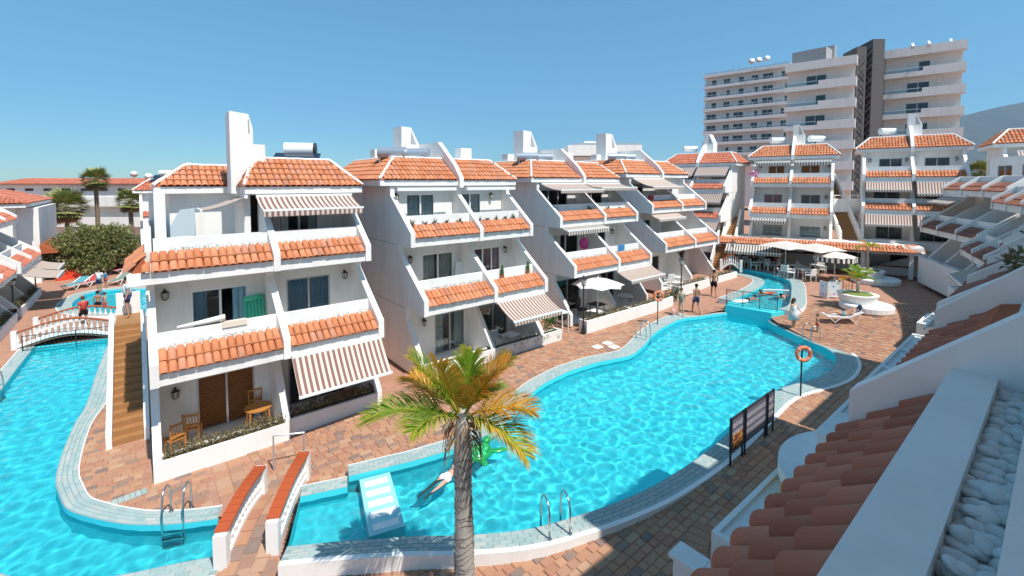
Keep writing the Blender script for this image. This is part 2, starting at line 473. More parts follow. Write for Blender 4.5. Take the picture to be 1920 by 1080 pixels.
# mountain on the right
mb = MB(); pr = [(-10,2100,120),(40,2400,240),(110,2900,430),(190,3300,640),(300,3900,900),(460,4600,1150),(640,5600,1250)]
N_ = 40; rows = []
for i in range(N_+1):
    lat = 1500+i*130; zt = lerp_table(lat, [(1500,0),(2200,90),(2900,250),(3250,390),(3800,560),(4400,690),(5600,900),(7000,1000)])
    zt *= 1+.05*noise.noise(Vector((i*.35, 0, 0)))
    rows.append([cs(6600, lat*2, -2), cs(7200, lat*2, 2*zt*.45*(1+.25*noise.noise(Vector((i*.6,3,0))))), cs(8000, lat*2, 2*zt), cs(9000, lat*2, 1.6*zt)])
for a, b in zip(rows, rows[1:]):
    for k in range(3): mb.quad(a[k], b[k], b[k+1], a[k+1])
m = mat('mountain', (.09,.085,.06), .95); t = NT(m); t.col(t.mix(t.noise(t.pos((.004,.004,.004)), 2, 6), (.035,.045,.03), (.10,.09,.065))); M['mountain'] = m
tag(mb.build('mountain', m, smooth=True), kind='structure')

# ------------------------------------------------------------------ pools: shells and water
def shell(name, poly, ztop, zfloor, parent=None):
    mb = MB(); n = len(poly)
    out = grow(poly, .004)
    for i in range(n):
        a, b = out[i], out[(i+1) % n]
        mb.quad((a[0],a[1],zfloor),(b[0],b[1],zfloor),(b[0],b[1],ztop),(a[0],a[1],ztop))
    from mathutils.geometry import tessellate_polygon
    tri = tessellate_polygon([[Vector((p[0], p[1], 0)) for p in out]])
    mb.add([(p[0], p[1], zfloor) for p in out], [tuple(t_) for t_ in tri])
    o = mb.build(name, M['pool']); tag(o, kind='structure'); o.cycles.is_caustics_receiver = True
    return o
shell('pool_basin', main_pool, .25, -.80)
mb = MB(); mb.prism([(2.05,10.2),(3.62,9.35),(4.2,11.3),(3.75,11.7),(2.7,11.7)], 'z', -.79, -.22); o_ = tag(mb.build('shallow_floor', M['pool']), kind='structure'); o_.cycles.is_caustics_receiver = True
shell('pool_basin', channel, .80, -.05)
shell('pool_basin', left_pool, 0.0, -.85)
shell('pool_basin', upper_pool, 0.0, -.9)
def water(poly, z, step, amp, seed):
    P = grow(poly, .10); xs = [p[0] for p in P]; ys = [p[1] for p in P]
    nx = int((max(xs)-min(xs))/step)+2; ny = int((max(ys)-min(ys))/step)+2
    idx = {}; vs = []; fs = []
    def vid(i, j):
        if (i, j) not in idx:
            x = min(xs)+i*step; y = min(ys)+j*step
            h = amp*(noise.noise(Vector((x*2.9, y*2.9, seed)))+.5*noise.noise(Vector((x*1.2+3, y*1.2, seed+7)))+.30*noise.noise(Vector((x*5.8, y*5.8+2, seed+3))))
            idx[(i, j)] = len(vs); vs.append((x, y, z+h))
        return idx[(i, j)]
    for j in range(ny):
        y = min(ys)+(j+.5)*step
        cr = []
        k = len(P)-1
        for i in range(len(P)):
            (x1, y1), (x2, y2) = P[k], P[i]; k = i
            if (y1 > y) != (y2 > y): cr.append(x1+(x2-x1)*(y-y1)/(y2-y1))
        cr.sort()
        for a, b in zip(cr[::2], cr[1::2]):
            for i in range(max(0, int((a-min(xs))/step)), int((b-min(xs))/step)+1):
                fs.append((vid(i, j), vid(i+1, j), vid(i+1, j+1), vid(i, j+1)))
    me = bpy.data.meshes.new('pool_water'); me.from_pydata(vs, [], fs); me.materials.append(M['water'])
    me.polygons.foreach_set('use_smooth', [True]*len(fs))
    o = tag(link('pool_water', me), kind='structure'); o.cycles.is_caustics_caster = True
water(main_pool, .17, .05, .024, 1.0)
water(channel, .74, .12, .03, 5.0)
water(left_pool, -.10, .06, .024, 9.0)
water(upper_pool, -.10, .15, .03, 13.0)

# ------------------------------------------------------------------ coping: base with white curb, and tiles on it
def coping_tile_mesh():
    mb = MB(); a, b, h, c = .5, .5, .012, .03
    mb.add([(-a,-b,0),(a,-b,0),(a,b,0),(-a,b,0),(-a+c,-b+c*2,h),(a-c,-b+c*2,h),(a-c,b-c*2,h),(-a+c,b-c*2,h)],
           [(4,5,6,7),(0,1,5,4),(1,2,6,5),(2,3,7,6),(3,0,4,7)])
    return mb.mesh('coping_tile', M['coping'])
CT = coping_tile_mesh()
def coping(paths, name='pool_coping', keep=290, tl=.26):
    root = None; tiles = []
    base = MB()
    for path, side, wf, z, zb, curb in paths:
        P = [Vector(p) for p in path]; n = len(P); N = []
        for i in range(n):
            t = (P[min(i+1, n-1)]-P[max(i-1, 0)]).normalized(); N.append(Vector((t.y, -t.x))*side)
        W = [wf(p.x, p.y) for p in P]
        O = [P[i]+N[i]*W[i] for i in range(n)]; C_ = [P[i]+N[i]*(W[i]-curb) for i in range(n)]
        I_ = [P[i]-N[i]*.02 for i in range(n)]
        def q(A, za, B, zb_, m_):
            for i in range(n-1): base.quad((*A[i],za),(*A[i+1],za),(*B[i+1],zb_),(*B[i],zb_), m=m_)
        q(I_, z, C_, z, 0); q(C_, z, C_, z+.02, 1); q(C_, z+.02, O, z+.02, 1); q(O, z+.02, O, zb, 1); q(I_, z, I_, z-.34, 2)
        for e in (0, n-1): base.quad((*I_[e],z-.34),(*I_[e],z),(*O[e],z),(*O[e],zb-.0), m=1)
        # tiles
        L = [0]
        for i in range(n-1): L.append(L[-1]+(P[i+1]-P[i]).length)
        s = 0.0; nt = max(1, int(L[-1]/tl))
        for k in range(nt):
            for row_s in range(1):
                pass
        wmean = sum(W)/n-curb; rows = max(2, round(wmean/.13))
        for rI in range(rows):
            for k in range(nt):
                s = (k+.5+(.5 if rI % 2 else 0))*L[-1]/nt
                if s > L[-1]-.08: continue
                i = max(0, min(n-2, np.searchsorted(L, s)-1)); f = (s-L[i])/(L[i+1]-L[i]+1e-9)
                p = P[i].lerp(P[i+1], f); nn = N[i].lerp(N[i+1], f).normalized(); w_ = W[i]+(W[i+1]-W[i])*f-curb
                rh = w_/rows; c = p+nn*(rh*(rI+.5))
                dt = (P[i+1]-P[i]).normalized(); o1 = N[i]*(rh*(rI+.5)); o2 = N[i+1]*(rh*(rI+.5))
                ln_ = ((P[i+1]+o2)-(P[i]+o1)).length/((P[i+1]-P[i]).length+1e-9)*L[-1]/nt
                tiles.append((c.x, c.y, z, math.atan2(dt.y, dt.x), min(ln_, .6)-.008, rh-.008))
    root = tag(base.build(name, [M['grout'], M['white2'], M['pool']]), kind='structure')
    def dist(t_): 
        x, y, zz = proj(t_[:3]); return (0 if (0 < x < 1920 and 0 < y < 1080 and zz > 0) else 1e4)+zz
    tiles.sort(key=dist)
    for t_ in tiles[:keep]:
        o = link('coping_tile', CT, root, (t_[0], t_[1], t_[2]+.001), t_[3]); o.scale = (t_[4], t_[5], 1)
    st = MB()
    for t_ in tiles[keep:]:
        c, s_ = math.cos(t_[3]), math.sin(t_[3]); st.cur = rng.random()
        st.add([(t_[0]+c*v.co.x*t_[4]-s_*v.co.y*t_[5], t_[1]+s_*v.co.x*t_[4]+c*v.co.y*t_[5], t_[2]+.001+v.co.z) for v in CT.vertices], [tuple(p.vertices) for p in CT.polygons])
    if st.f: tag(st.build('coping_tiles', M['coping'], root), kind='stuff')
    return root
wmain = lambda x, y: .45+.017*max(0, x-3)
coping([(front, 1, lambda x, y: wmain(x, y)+.05, .33, -.02, .12), (back, 1, wmain, .33, .1, .02), ([STEPIN[0], (3.3,11.42), STEPIN[1]], 1, lambda x, y: .40, .33, .0, .02)])
coping([(ch_l, -1, lambda x, y: .75, .87, .25, .03), (ch_r, 1, lambda x, y: .8, .87, .25, .03)], keep=0, tl=.3)
coping([(lb, -1, lambda x, y: .45 if y < 20 else .45+.06*(y-20), .035, -.02, .03), (ln, -1, lambda x, y: .55, .035, -.02, .03), (ll, -1, lambda x, y: .5, .035, -.02, .03)])
coping([(upl, 1, lambda x, y: .75, .035, -.02, .05)], keep=0, tl=.35)
# dam wall between channel and main pool
mb = MB()
a, b = Vector((26.45, 12.62, 0)), Vector((26.8, 10.2, 0)); tdir = (b-a).normalized(); nd = Vector((-tdir.y, tdir.x, 0))
c0 = Vector((*CH_L[0], 0)); c1 = Vector((*CH_R[0], 0))
for (p, q, m_) in ((a, b, 0),):
    vs = [p, q, c1+tdir*.3, c0-tdir*.1]
    mb.prism([(v.x, v.y) for v in vs], 'z', -.9, .78, 0)
tag(mb.build('pool_wall', [M['pool']]), kind='structure')

# ------------------------------------------------------------------ pavers of the near deck
EXC = [grow(p, .30) for p in POOLS]
RECTS = [(-.15,15.1,6.5,40),(6.4,15.6,17,40),(17,15.6,34.5,40),(-.95,17.8,0,24),(-9,31,-5.75,70),(-5,-10,45,2.2),(.85,10.6,2.2,13.1)]
def free(x, y):
    for (a, b, c, d) in RECTS:
        if a < x < c and b < y < d: return False
    return not any(inside((x, y), e) for e in EXC)
def paver_mesh():
    mb = MB(); a, b, c, h = .5, .5, .05, .022
    mb.add([(-a,-b,-.01),(a,-b,-.01),(a,b,-.01),(-a,b,-.01),(-a+.01,-b+.015,h*.55),(a-.01,-b+.015,h*.55),(a-.01,b-.015,h*.55),(-a+.01,b-.015,h*.55),
            (-a+c,-b+c*1.5,h),(a-c,-b+c*1.5,h),(a-c,b-c*1.5,h),(-a+c,b-c*1.5,h)],
           [(8,9,10,11),(4,5,9,8),(5,6,10,9),(6,7,11,10),(7,4,8,11),(0,1,5,4),(1,2,6,5),(2,3,7,6),(3,0,4,7)])
    return mb.mesh('paver', M['paver'])
PV = paver_mesh()
pav = []
def lay(x0, x1, y0, y1, rh, l0, l1, along='x', test=None, maxd=27):
    y = y0
    while y < y1:
        x = x0+rng.random()*.2
        while x < x1:
            L = rng.uniform(l0, l1)
            c = (x+L/2, y+rh/2) if along == 'x' else (y+rh/2, x+L/2)
            if free(*c) and (test is None or test(*c)):
                z = zg(c[0]); px = proj((c[0], c[1], z))
                if px[2] < maxd and -60 < px[0] < 1980 and px[1] < 1140:
                    pav.append((c[0], c[1], z+rng.uniform(-.006, .004), rng.gauss(0, .02)+(0 if along == 'x' else math.pi/2), L-.012, rh-.012, px[2], rng.gauss(0, .012), rng.gauss(0, .012)))
            x += L
        y += rh
walk = lambda x, y: 1.1 < x < 2.1 and 5 < y < 15
lay(-6, 34, 1.8, 15.6, .195, .2, .38, test=lambda x, y: not walk(x, y))
lay(-6, 0.1, 15.6, 30, .195, .2, .38)
lay(4, 15, .9, 2.3, .36, .3, .5, along='y', test=walk)
pv_near = sorted(pav, key=lambda q: q[6])
st = MB()
for i, q in enumerate(pv_near):
    if i < 295:
        o = link('paver', PV, ground, (q[0], q[1], q[2]), (q[7], q[8], q[3])); o.scale = (q[4], q[5], 1)
    else:
        st.cur = rng.random()*.999+.0005; mt = Matrix.Translation(q[:3]) @ Matrix.Rotation(q[3], 4, 'Z') @ Matrix.Rotation(q[7], 4, 'X') @ Matrix.Rotation(q[8], 4, 'Y')
        st.add([mt @ Vector((v.co.x*q[4], v.co.y*q[5], v.co.z)) for v in PV.vertices], [tuple(p.vertices) for p in PV.polygons])
tag(st.build('pavers', M['paver'], ground), kind='stuff')

# ------------------------------------------------------------------ barrel tiles
def tile_tmpl(w=.2, L=.38, seg=5, r0=.099, r1=.088):
    vs = []; fs = []
    for e, (y, r, z) in enumerate(((0, r0, .030), (L, r1, .0))):
        for i in range(seg+1):
            a = math.pi*i/seg
            vs.append((-r*math.cos(a), y, z + r*.66*math.sin(a)))
    n = seg+1
    fs = [(i, i+1, n+i+1, n+i) for i in range(seg)]
    k = len(vs)                      # thickness shown at the lower lip
    for i in range(seg+1):
        a = math.pi*i/seg; vs.append((-(r0-.016)*math.cos(a), 0, .030+(r0-.016)*.66*math.sin(a)))
    fs += [(i+1, i, k+i, k+i+1) for i in range(seg)]
    return vs, fs
TT = {}
def tile_mesh(kind, mk):
    key = (kind, mk)
    if key not in TT:
        vs, fs = tile_tmpl() if kind == 'n' else tile_tmpl(seg=3) if kind == 'f' else tile_tmpl(w=.2, L=.46, seg=9, r0=.101, r1=.090)
        me = bpy.data.meshes.new('roof_tile'); me.from_pydata(vs, [], fs); me.materials.append(M[mk])
        me.polygons.foreach_set('use_smooth', [i < len(fs)/2 for i in range(len(fs))])
        TT[key] = (me, vs, fs)
    return TT[key]
class Tiler:
    """lays tile rows on slopes of one thing; the first `keep` are objects of their own, the rest one part"""
    def __init__(s, parent, mk='tile', keep=0, kind='n', col=.2, row=.34):
        s.p = parent; s.mk = mk; s.keep = keep; s.kind = kind; s.colw = col; s.row = row; s.st = MB(); s.cnt = 0
    def field(s, o, u, v, ulen, vlen, l0=0.0, l1=0.0, r0=0.0, r1=0.0, part=None, clip=None):
        """o: eave corner; u along the eave, v up the slope; the left/right edges run in by l1, r1 at the top"""
        o = Vector(o); u = Vector(u).normalized(); v = Vector(v).normalized(); n = u.cross(v).normalized()
        if n.z < 0: n = -n
        nr = max(1, round(vlen/s.row)); row = vlen/nr
        nc = max(1, round(ulen/s.colw)); cw = ulen/nc
        me, vs, fs = tile_mesh(s.kind, s.mk)
        ky = (row+.045)/(.38 if s.kind in 'nf' else .46)
        for j in range(nr):
            f = (j+.5)/nr
            for i in range(nc):
                x = (i+.5)*cw
                if x < l0+(l1-l0)*f+.02 or x > ulen-(r0+(r1-r0)*f)-.02: continue
                if clip and not clip(x, (j+.5)*row): continue
                p = o+u*(x+rng.gauss(0, .004))+v*(j*row-.03+rng.gauss(0, .006))+n*.012
                mt = Matrix((( u.x, v.x*ky, n.x, p.x), (u.y, v.y*ky, n.y, p.y), (u.z, v.z*ky, n.z, p.z), (0,0,0,1)))
                mt = mt @ Matrix.Rotation(rng.gauss(0, .012), 4, 'Z') @ Matrix.Diagonal((cw/.2, 1, 1, 1))
                if s.cnt < s.keep and part is not None:
                    ob = bpy.data.objects.new('roof_tile', me); COL.objects.link(ob); ob.parent = part; ob.matrix_local = mt
                else:
                    s.st.cur = rng.random()*.998+.001
                    s.st.add([mt @ Vector(q) for q in vs], fs)
                s.cnt += 1
    def done(s):
        if s.st.f:
            me = bpy.data.meshes.new('roof_tiles'); me.from_pydata(s.st.v, [], s.st.f); me.materials.append(M[s.mk])
            a = me.attributes.new('rnd', 'FLOAT', 'FACE'); a.data.foreach_set('value', s.st.r)
            tag(link('roof_tiles', me, s.p), kind='stuff')

# ------------------------------------------------------------------ windows
def window(parent, x0, x1, z0, z1, y, cur='cur_white', frame='alugrey', panes=2, openp=(), drape=1.0):
    f = MB(); fw = .055
    f.box(x0, y-.05, z0, x0+fw, y+.03, z1); f.box(x1-fw, y-.05, z0, x1, y+.03, z1)
    f.box(x0+fw, y-.05, z1-fw, x1-fw, y+.03, z1); f.box(x0+fw, y-.05, z0, x1-fw, y+.03, z0+fw*.8)
    for k in range(1, panes):
        xm = x0+(x1-x0)*k/panes; f.box(xm-.035, y-.045, z0+fw*.8, xm+.035, y+.025, z1-fw)
    w = f.build('window', M[frame], parent)
    g = MB(); pw = (x1-x0)/panes
    for k in range(panes):
        if k in openp: continue
        g = MB(); g.box(x0+pw*k+.05, y-.012, z0+.045, x0+pw*(k+1)-.035, y+.004, z1-fw+.004); g.build('pane', M['glass'], w)
    if cur:
        c = MB(); n = int((x1-x0-.1)*drape/.045)
        if drape >= 1: spans = [(x0+.04, x1-.04)]
        else: spans = [(x0+.04, x0+.04+(x1-x0)*drape/2), (x1-.04-(x1-x0)*drape/2, x1-.04)]
        for (a, b) in spans:
            n = max(4, int((b-a)/.045)); pts = [(a+(b-a)*i/n, y+.075+.03*math.sin(i*1.9+rng.random()*.8)) for i in range(n+1)]
            for (p, q) in zip(pts, pts[1:]): c.quad((p[0],p[1],z0+.03),(q[0],q[1],z0+.03),(q[0],q[1],z1-.02),(p[0],p[1],z1-.02))
        c.build('curtain', M[cur], w, smooth=True)
    return w
def shutters(parent, x0, x1, z0, z1, y):
    f = MB(); fw = .06; xm = (x0+x1)/2
    f.box(x0, y-.05, z0, x0+fw, y+.03, z1); f.box(x1-fw, y-.05, z0, x1, y+.03, z1); f.box(x0+fw, y-.05, z1-fw, x1-fw, y+.03, z1)
    f.box(x0+fw, y-.05, z0, x1-fw, y+.03, z0+.05); f.box(xm-.03, y-.045, z0+.05, xm+.03, y+.025, z1-fw)
    w = f.build('window', M['alu'], parent)
    for a, b in ((x0+fw, xm-.03), (xm+.03, x1-fw)):
        s = MB(); n = int((z1-z0-.12)/.075)
        for k in range(n):
            z = z0+.06+(z1-z0-.13)*k/n; h = (z1-z0-.13)/n
            s.add([(a,y+.022,z),(b,y+.022,z),(b,y-.012,z+h*.92),(a,y-.012,z+h*.92),(a,y+.03,z+h*.95),(b,y+.03,z+h*.95)], [(0,1,2,3),(3,2,5,4)])
        s.build('shutter', M['shutter'], w)
    return w

# ------------------------------------------------------------------ the terraced block
ZS, ZC = (0.06, 2.75, 5.30), (2.60, 5.15, 7.55)
YB = (2.2, 2.6, 3.25)
YF = (0.0, 0.0, 1.05)
def wall_open(mb, x0, x1, z0, z1, y, th, ops):
    ops = sorted(ops); x = x0
    for (a, b, c, d) in ops:
        if a > x: mb.box(x, y, z0, a, y+th, z1)
        if d < z1: mb.box(a, y, d, b, y+th, z1)
        if c > z0+.001: mb.box(a, y, z0, b, y+th, c)
        x = b
    if x < x1: mb.box(x, y, z0, x1, y+th, z1)
def L0poly(D): return [(.2,0),(.2,.60),(1.45,2.15),(1.45,2.6),(D,2.6),(D,0)]
def L1poly(D): return [(-.07,2.6),(-.07,3.22),(2.05,4.80),(2.05,5.15),(D,5.15),(D,2.6)]
def L2poly(D): return [(.98,5.15),(.98,5.72),(2.85,7.2),(2.85,7.55),(D,7.55),(D,5.15)]
def hip_roof(root, tl, r0, r1, ye, ridge_y, D, hip, mid=None, zr=8.85):
    rf = MB()
    rf.box(r0+.02, ye+.02, 7.60, r1-.02, D+.2, 7.84, 0)
    e = [(r0, ye), (r1, ye), (r1, D+.3), (r0, D+.3)]
    tp = [(r0+hip[0], ridge_y), (r1-hip[1], ridge_y), (r1-hip[1], D-1), (r0+hip[0], D-1)]
    vs = [(p[0], p[1], 7.845) for p in e]+[(p[0], p[1], zr) for p in tp]
    rf.add(vs, [(0,1,5,4),(1,2,6,5),(2,3,7,6),(3,0,4,7)], 1); rf.add([vs[i] for i in (4,5,6,7)], [(0,1,2,3)], 2)
    part = rf.build('main_roof', [M['white'], M['tile_base'], M['white2']], root)
    dv = Vector((0, ridge_y-ye, zr-7.845))
    tl.field((r0, ye, 7.85), (1,0,0), dv, r1-r0, dv.length, l1=hip[0], r1=hip[1], part=part, clip=(lambda x, v: mid is None or abs(r0+x-mid) > .13))
    if hip[0] > .1:
        ds = Vector((hip[0], 0, zr-7.845)); tl.field((r0, D+.3, 7.85), (0,-1,0), ds, D+.3-ye, ds.length, l1=1.3, r1=ridge_y-ye, part=part)
    if hip[1] > .1:
        ds = Vector((-hip[1], 0, zr-7.845)); tl.field((r1, ye, 7.85), (0,1,0), ds, D+.3-ye, ds.length, l1=ridge_y-ye, r1=1.3, part=part)
    rd = MB()
    for p, q in ((0,4),(1,5),(4,5),(5,6),(7,4)):
        a_, b_ = Vector(vs[p]), Vector(vs[q]); k = max(2, int((b_-a_).length/.3))
        rd.tube([a_.lerp(b_, i/k)+Vector((0,0,.055+(.012 if i % 2 else 0))) for i in range(k+1)], .06, 6)
    rd.build('ridge', M['white2'], root)
    return part
def block(name, label, loc, rot, xs, wins, mk='tile', keep=0, kind='n', D=10.0, roof=True, roofx=None, planter=(0.0, 0.0), group=None,
          ext=(0.0, 0.0), levels=(0, 1, 2), L2left=True, ground_h=.55, hip=(1.3, .6), below=0.0, fin=True, ridge_y=4.25, tiler_open=False, low2=False):
    root = thing(name, label, 'apartment block', loc, rot, group)
    W = xs[-1]; nu = len(xs)-1; t = .2
    w = MB()
    polys = [L0poly(D), L1poly(D), [(.98,5.15),(.98,5.72),(1.85,6.38),(D,6.38),(D,5.15)] if low2 else L2poly(D)]
    for L in levels:
        pl = list(polys[L])
        if L == 0 and below: pl = [(p[0], -below if p[1] == 0 else p[1]) for p in pl]
        for i, x in enumerate(xs):
            if L == 2 and i == 0 and not L2left: continue
            if i in (0, nu): a, b = (x, x+t) if i == 0 else (x-t, x); w.prism(pl, 'x', a, b)
            else:            # party wall: only as deep as the balcony
                yb = YB[L]+.15; q = [p for p in pl if p[0] < yb] + [(yb, pl[-2][1]), (yb, pl[-1][1])]
                w.prism(q, 'x', x-t/2, x+t/2)
        for u in range(nu):
            a = xs[u]+(t if u == 0 else t/2); b = xs[u+1]-(t if u == nu-1 else t/2)
            ops = [(o[0]+xs[u], o[1]+xs[u], ZS[L]+o[2], ZS[L]+o[3]) for o in [q[:4] for q in wins.get((L, u), [])]]
            y = YB[L]
            if not (L == 2 and u == 0 and not L2left):
                wall_open(w, a, b, ZS[L] if L else -below, ZC[L], y, .15, ops)
            if L == 0:
                w.box(a, .5, -below-.1, b, D-.01, ZS[0])                          # floor
                py = planter[u] if u < len(planter) else 0.0
                xa = xs[u]-(ext[0] if u == 0 else 0); xb = xs[u+1]+(ext[1] if u == nu-1 else 0)
                w.box(xa, py, -below-.1, xb, py+.1, ground_h, 1); w.box(xa+.1, py+.1, ground_h-.14, xb-.1, py+.46, ground_h-.09, 4 if not below else 1); w.box(xa+.1, py+.46, -below-.1, xb-.1, py+.54, ground_h-.06, 1)
                w.box(xa, py+.1, -below-.1, xa+.1, py+.54, ground_h, 1); w.box(xb-.1, py+.1, -below-.1, xb, py+.54, ground_h, 1)
            else:
                yf = YF[L]; zb = ZC[L-1]
                w.box(a, yf+.12, zb, b, D-.01, ZS[L])                              # slab
                w.box(a, yf, zb, b, yf+.12, zb+.33)                              # fascia
                w.prism([(yf+.12,ZS[L]),(yf+.12,zb+.36),(yf+.58,zb+.76),(yf+.58,ZS[L])], 'x', a, b, 2)   # slope bed
                w.box(a, yf+.58, ZS[L], b, yf+.70, zb+.80, 1)
                w.box(a, yf+.80, ZS[L], b, yf+.92, zb+1.20, 1)                   # parapet
    if 2 in levels and roof:
        w.box(-.02, 2.9, 7.553, W+.02, D, 7.60)                                   # ceiling slab under the roof
    if 2 in levels:
        for zc in (2.6, 5.15):
            w.box(-.006, 1.5 if zc < 3 else 2.2, zc-.012, -.001, D-.1, zc+.012, 3); w.box(W+.001, 1.5 if zc < 3 else 2.2, zc-.012, W+.006, D-.1, zc+.012, 3)
    w.box(t, D-.3, -below, W-t, D-.15, ZC[levels[-1]])
    for u in range(1, nu): w.box(xs[u]-.08, 2.9, .06, xs[u]+.08, D-.3, 2.6); w.box(xs[u]-.08, 3.0, 2.75, xs[u]+.08, D-.3, 5.15)
    w.build('wall', [M['white'], M['white2'], M['tile_base'], M['grey'], M['soil']], root)
    tl = Tiler(root, mk, keep, kind)
    for L in levels:
        if L == 0: continue
        for u in range(nu):
            a = xs[u]+(t if u == 0 else t/2); b = xs[u+1]-(t if u == nu-1 else t/2)
            part = None
            if keep:
                bd = MB(); bd.box(a, YF[L]-.045, ZC[L-1]+.335, b, YF[L]+.12, ZC[L-1]+.352); part = bd.build('balcony_roof', M['tile_base'], root)
            xa = a-.5 if (L == 2 and u == 0 and not L2left) else a
            tl.field((xa, YF[L]-.06, ZC[L-1]+.335), (1,0,0), (0,.62,.44), b-xa, .80, l1=.55 if xa < a else 0, part=part)
    for (L, u), lst in wins.items():
        for q in lst:
            x0, x1 = q[0]+xs[u], q[1]+xs[u]; z0, z1 = ZS[L]+q[2], ZS[L]+q[3]; kw = q[5] if len(q) > 5 else {}
            if q[4] == 'shutter': shutters(root, x0, x1, z0, z1, YB[L]+.06)
            elif q[4] == 'hole': pass
            else: window(root, x0, x1, z0, z1, YB[L]+.06, q[4], **kw)
    if roof:
        r0, r1 = roofx if roofx else (-.5, W+.4)
        hip_roof(root, tl, r0, r1, 2.75, ridge_y, D, hip, xs[1] if nu == 2 and fin else None)
        if fin and nu == 2:
            f = MB(); f.prism([(2.6,7.5),(2.6,7.95),(3.1,8.55),(ridge_y+.35,9.75),(ridge_y+2.6,9.75),(ridge_y+2.6,7.6),(3.0,7.6)], 'x', xs[1]-.11, xs[1]+.11); f.build('roof_fin', M['white'], root)
    if not tiler_open: tl.done()
    root_tiler[root.name] = tl
    return root
root_tiler = {}
def chimney(root, x, y, z0, h, w=.85, d=1.1, slot=True):
    c = MB(); s = h*.42
    c.prism([(x,z0),(x,z0+h),(x+w*.55,z0+h-.03),(x+w,z0+h-s),(x+w,z0)], 'y', y, y+d)
    o = c.build('chimney', M['white'], root)
    c = MB(); c.prism([(x+w*.50,z0+h-s),(x+w*.53,z0+h-.16),(x+w*.84,z0+h-s)], 'y', y-.006, y-.002); c.build('flue_shade', M['grey'], root)  # grey plate on the face, its colour stands in for a recess in shade
    return o
M['tanksteel'] = mat('tank steel', (.42,.46,.51), .38, .55)
def tank(label, loc, rot, group, dark_end=False, panel=True, blueish=False):
    r = thing('solar_water_heater', label, 'water heater', loc, rot, group)
    b = MB(); b.cyl((-.62,0,.62),(.56,0,.62),.27,n=28); b.build('tank', M['plwhite'] if not blueish else M['tanksteel'], r)
    e = MB(); e.cyl((.56,0,.62),(.66,0,.62),.275,n=18); e.cyl((.66,0,.62),(.68,0,.62),.06,n=8); e.build('end_cap', M['black'] if dark_end else M['tanksteel'], r)
    f = MB()
    for x in (-.5, .45):
        f.tube([(x,.25,0),(x,.22,.4)], .02, 5); f.tube([(x,-.25,0),(x,-.22,.4)], .02, 5); f.tube([(x,-.25,.37),(x,.25,.37)], .02, 5)
    f.build('frame', M['alu'], r)
    if panel:
        p = MB(); p.add([(-.9,-.35,.42),(.9,-.35,.42),(.9,-1.75,-.25),(-.9,-1.75,-.25),(-.9,-.35,.36),(.9,-.35,.36),(.9,-1.75,-.31),(-.9,-1.75,-.31)], [(0,1,2,3),(7,6,5,4),(0,4,5,1),(1,5,6,2),(2,6,7,3),(3,7,4,0)]); p.build('solar_panel', M['panel'], r)
    return r
def W2(root, p): return Matrix.Translation(root.location) @ Matrix.Rotation(root.rotation_euler.z, 4, 'Z') @ Vector(p)
def awning(label, root, x0, x1, y, z, run, drop, stripe='aw_brown', val=.16, group='awnings on the terraced blocks', arms=True):
    loc = W2(root, ((x0+x1)/2, y, z)); r = thing('awning', label, 'awning', loc, root.rotation_euler.z, group); h = (x1-x0)/2
    c = MB(); n = 4
    for i in range(n):
        a, b = i/n, (i+1)/n; sg = lambda f: -.05*math.sin(math.pi*f)*run
        c.quad((-h, -run*a, -drop*a+sg(a)), (h, -run*a, -drop*a+sg(a)), (h, -run*b, -drop*b+sg(b)), (-h, -run*b, -drop*b+sg(b)))
    c.build('canopy', M[stripe], r)
    b = MB(); b.box(-h-.02, -run-.035, -drop-.035, h+.02, -run+.03, -drop+.035); b.build('front_bar', M['plwhite'], r); b = MB(); b.box(-h, -.02, -.05, h, .08, .07); b.build('cassette', M['plwhite'], r)
    if val:
        v = MB(); k = max(4, int(2*h/.084))
        for i in range(k):
            xa, xb = -h+2*h*i/k, -h+2*h*(i+1)/k; zz = -drop-.035
            v.add([(xa,-run-.03,zz),(xb,-run-.03,zz),(xb,-run-.035,zz-val*.75),((xa+xb)/2,-run-.035,zz-val),(xa,-run-.035,zz-val*.75)], [(0,1,2,3,4)])
        v.build('valance', M[stripe], r)
    if arms:
        for s in (-1, 1):
            a = MB(); a.tube([(s*(h-.1),0,-.08),(s*(h-.35),-run*.5,-drop*.5-.16),(s*(h-.12),-run,-drop-.02)], .018, 5); a.build('arm', M['plwhite'], r)
    return r
def lantern(label, root, x, y, z):
    r = thing('wall_lantern', label, 'lantern', W2(root, (x, y, z)), root.rotation_euler.z, 'black lanterns on the white walls')
    b = MB(); b.box(-.03,-.02,-.05,.03,0,.07); b.tube([(0,-.01,.03),(0,-.10,.1),(0,-.13,.07)], .012, 5); b.lathe([(.02,.06),(.105,-.0),(.11,-.02)], (0,-.13,0), 6); b.lathe([(.085,-.21),(.06,-.235),(.02,-.26)], (0,-.13,0), 6)
    for k in range(6):
        w_ = math.pi/3*k; b.tube([(.1*math.cos(w_),-.13+.1*math.sin(w_),-.02),(.08*math.cos(w_),-.13+.08*math.sin(w_),-.22)], .008, 4)
    b.build('bracket', M['black'], r)
    g = MB(); g.lathe([(.09,-.02),(.075,-.21)], (0,-.13,0), 6); g.build('lamp_glass', M['lampglass'], r)
    return r

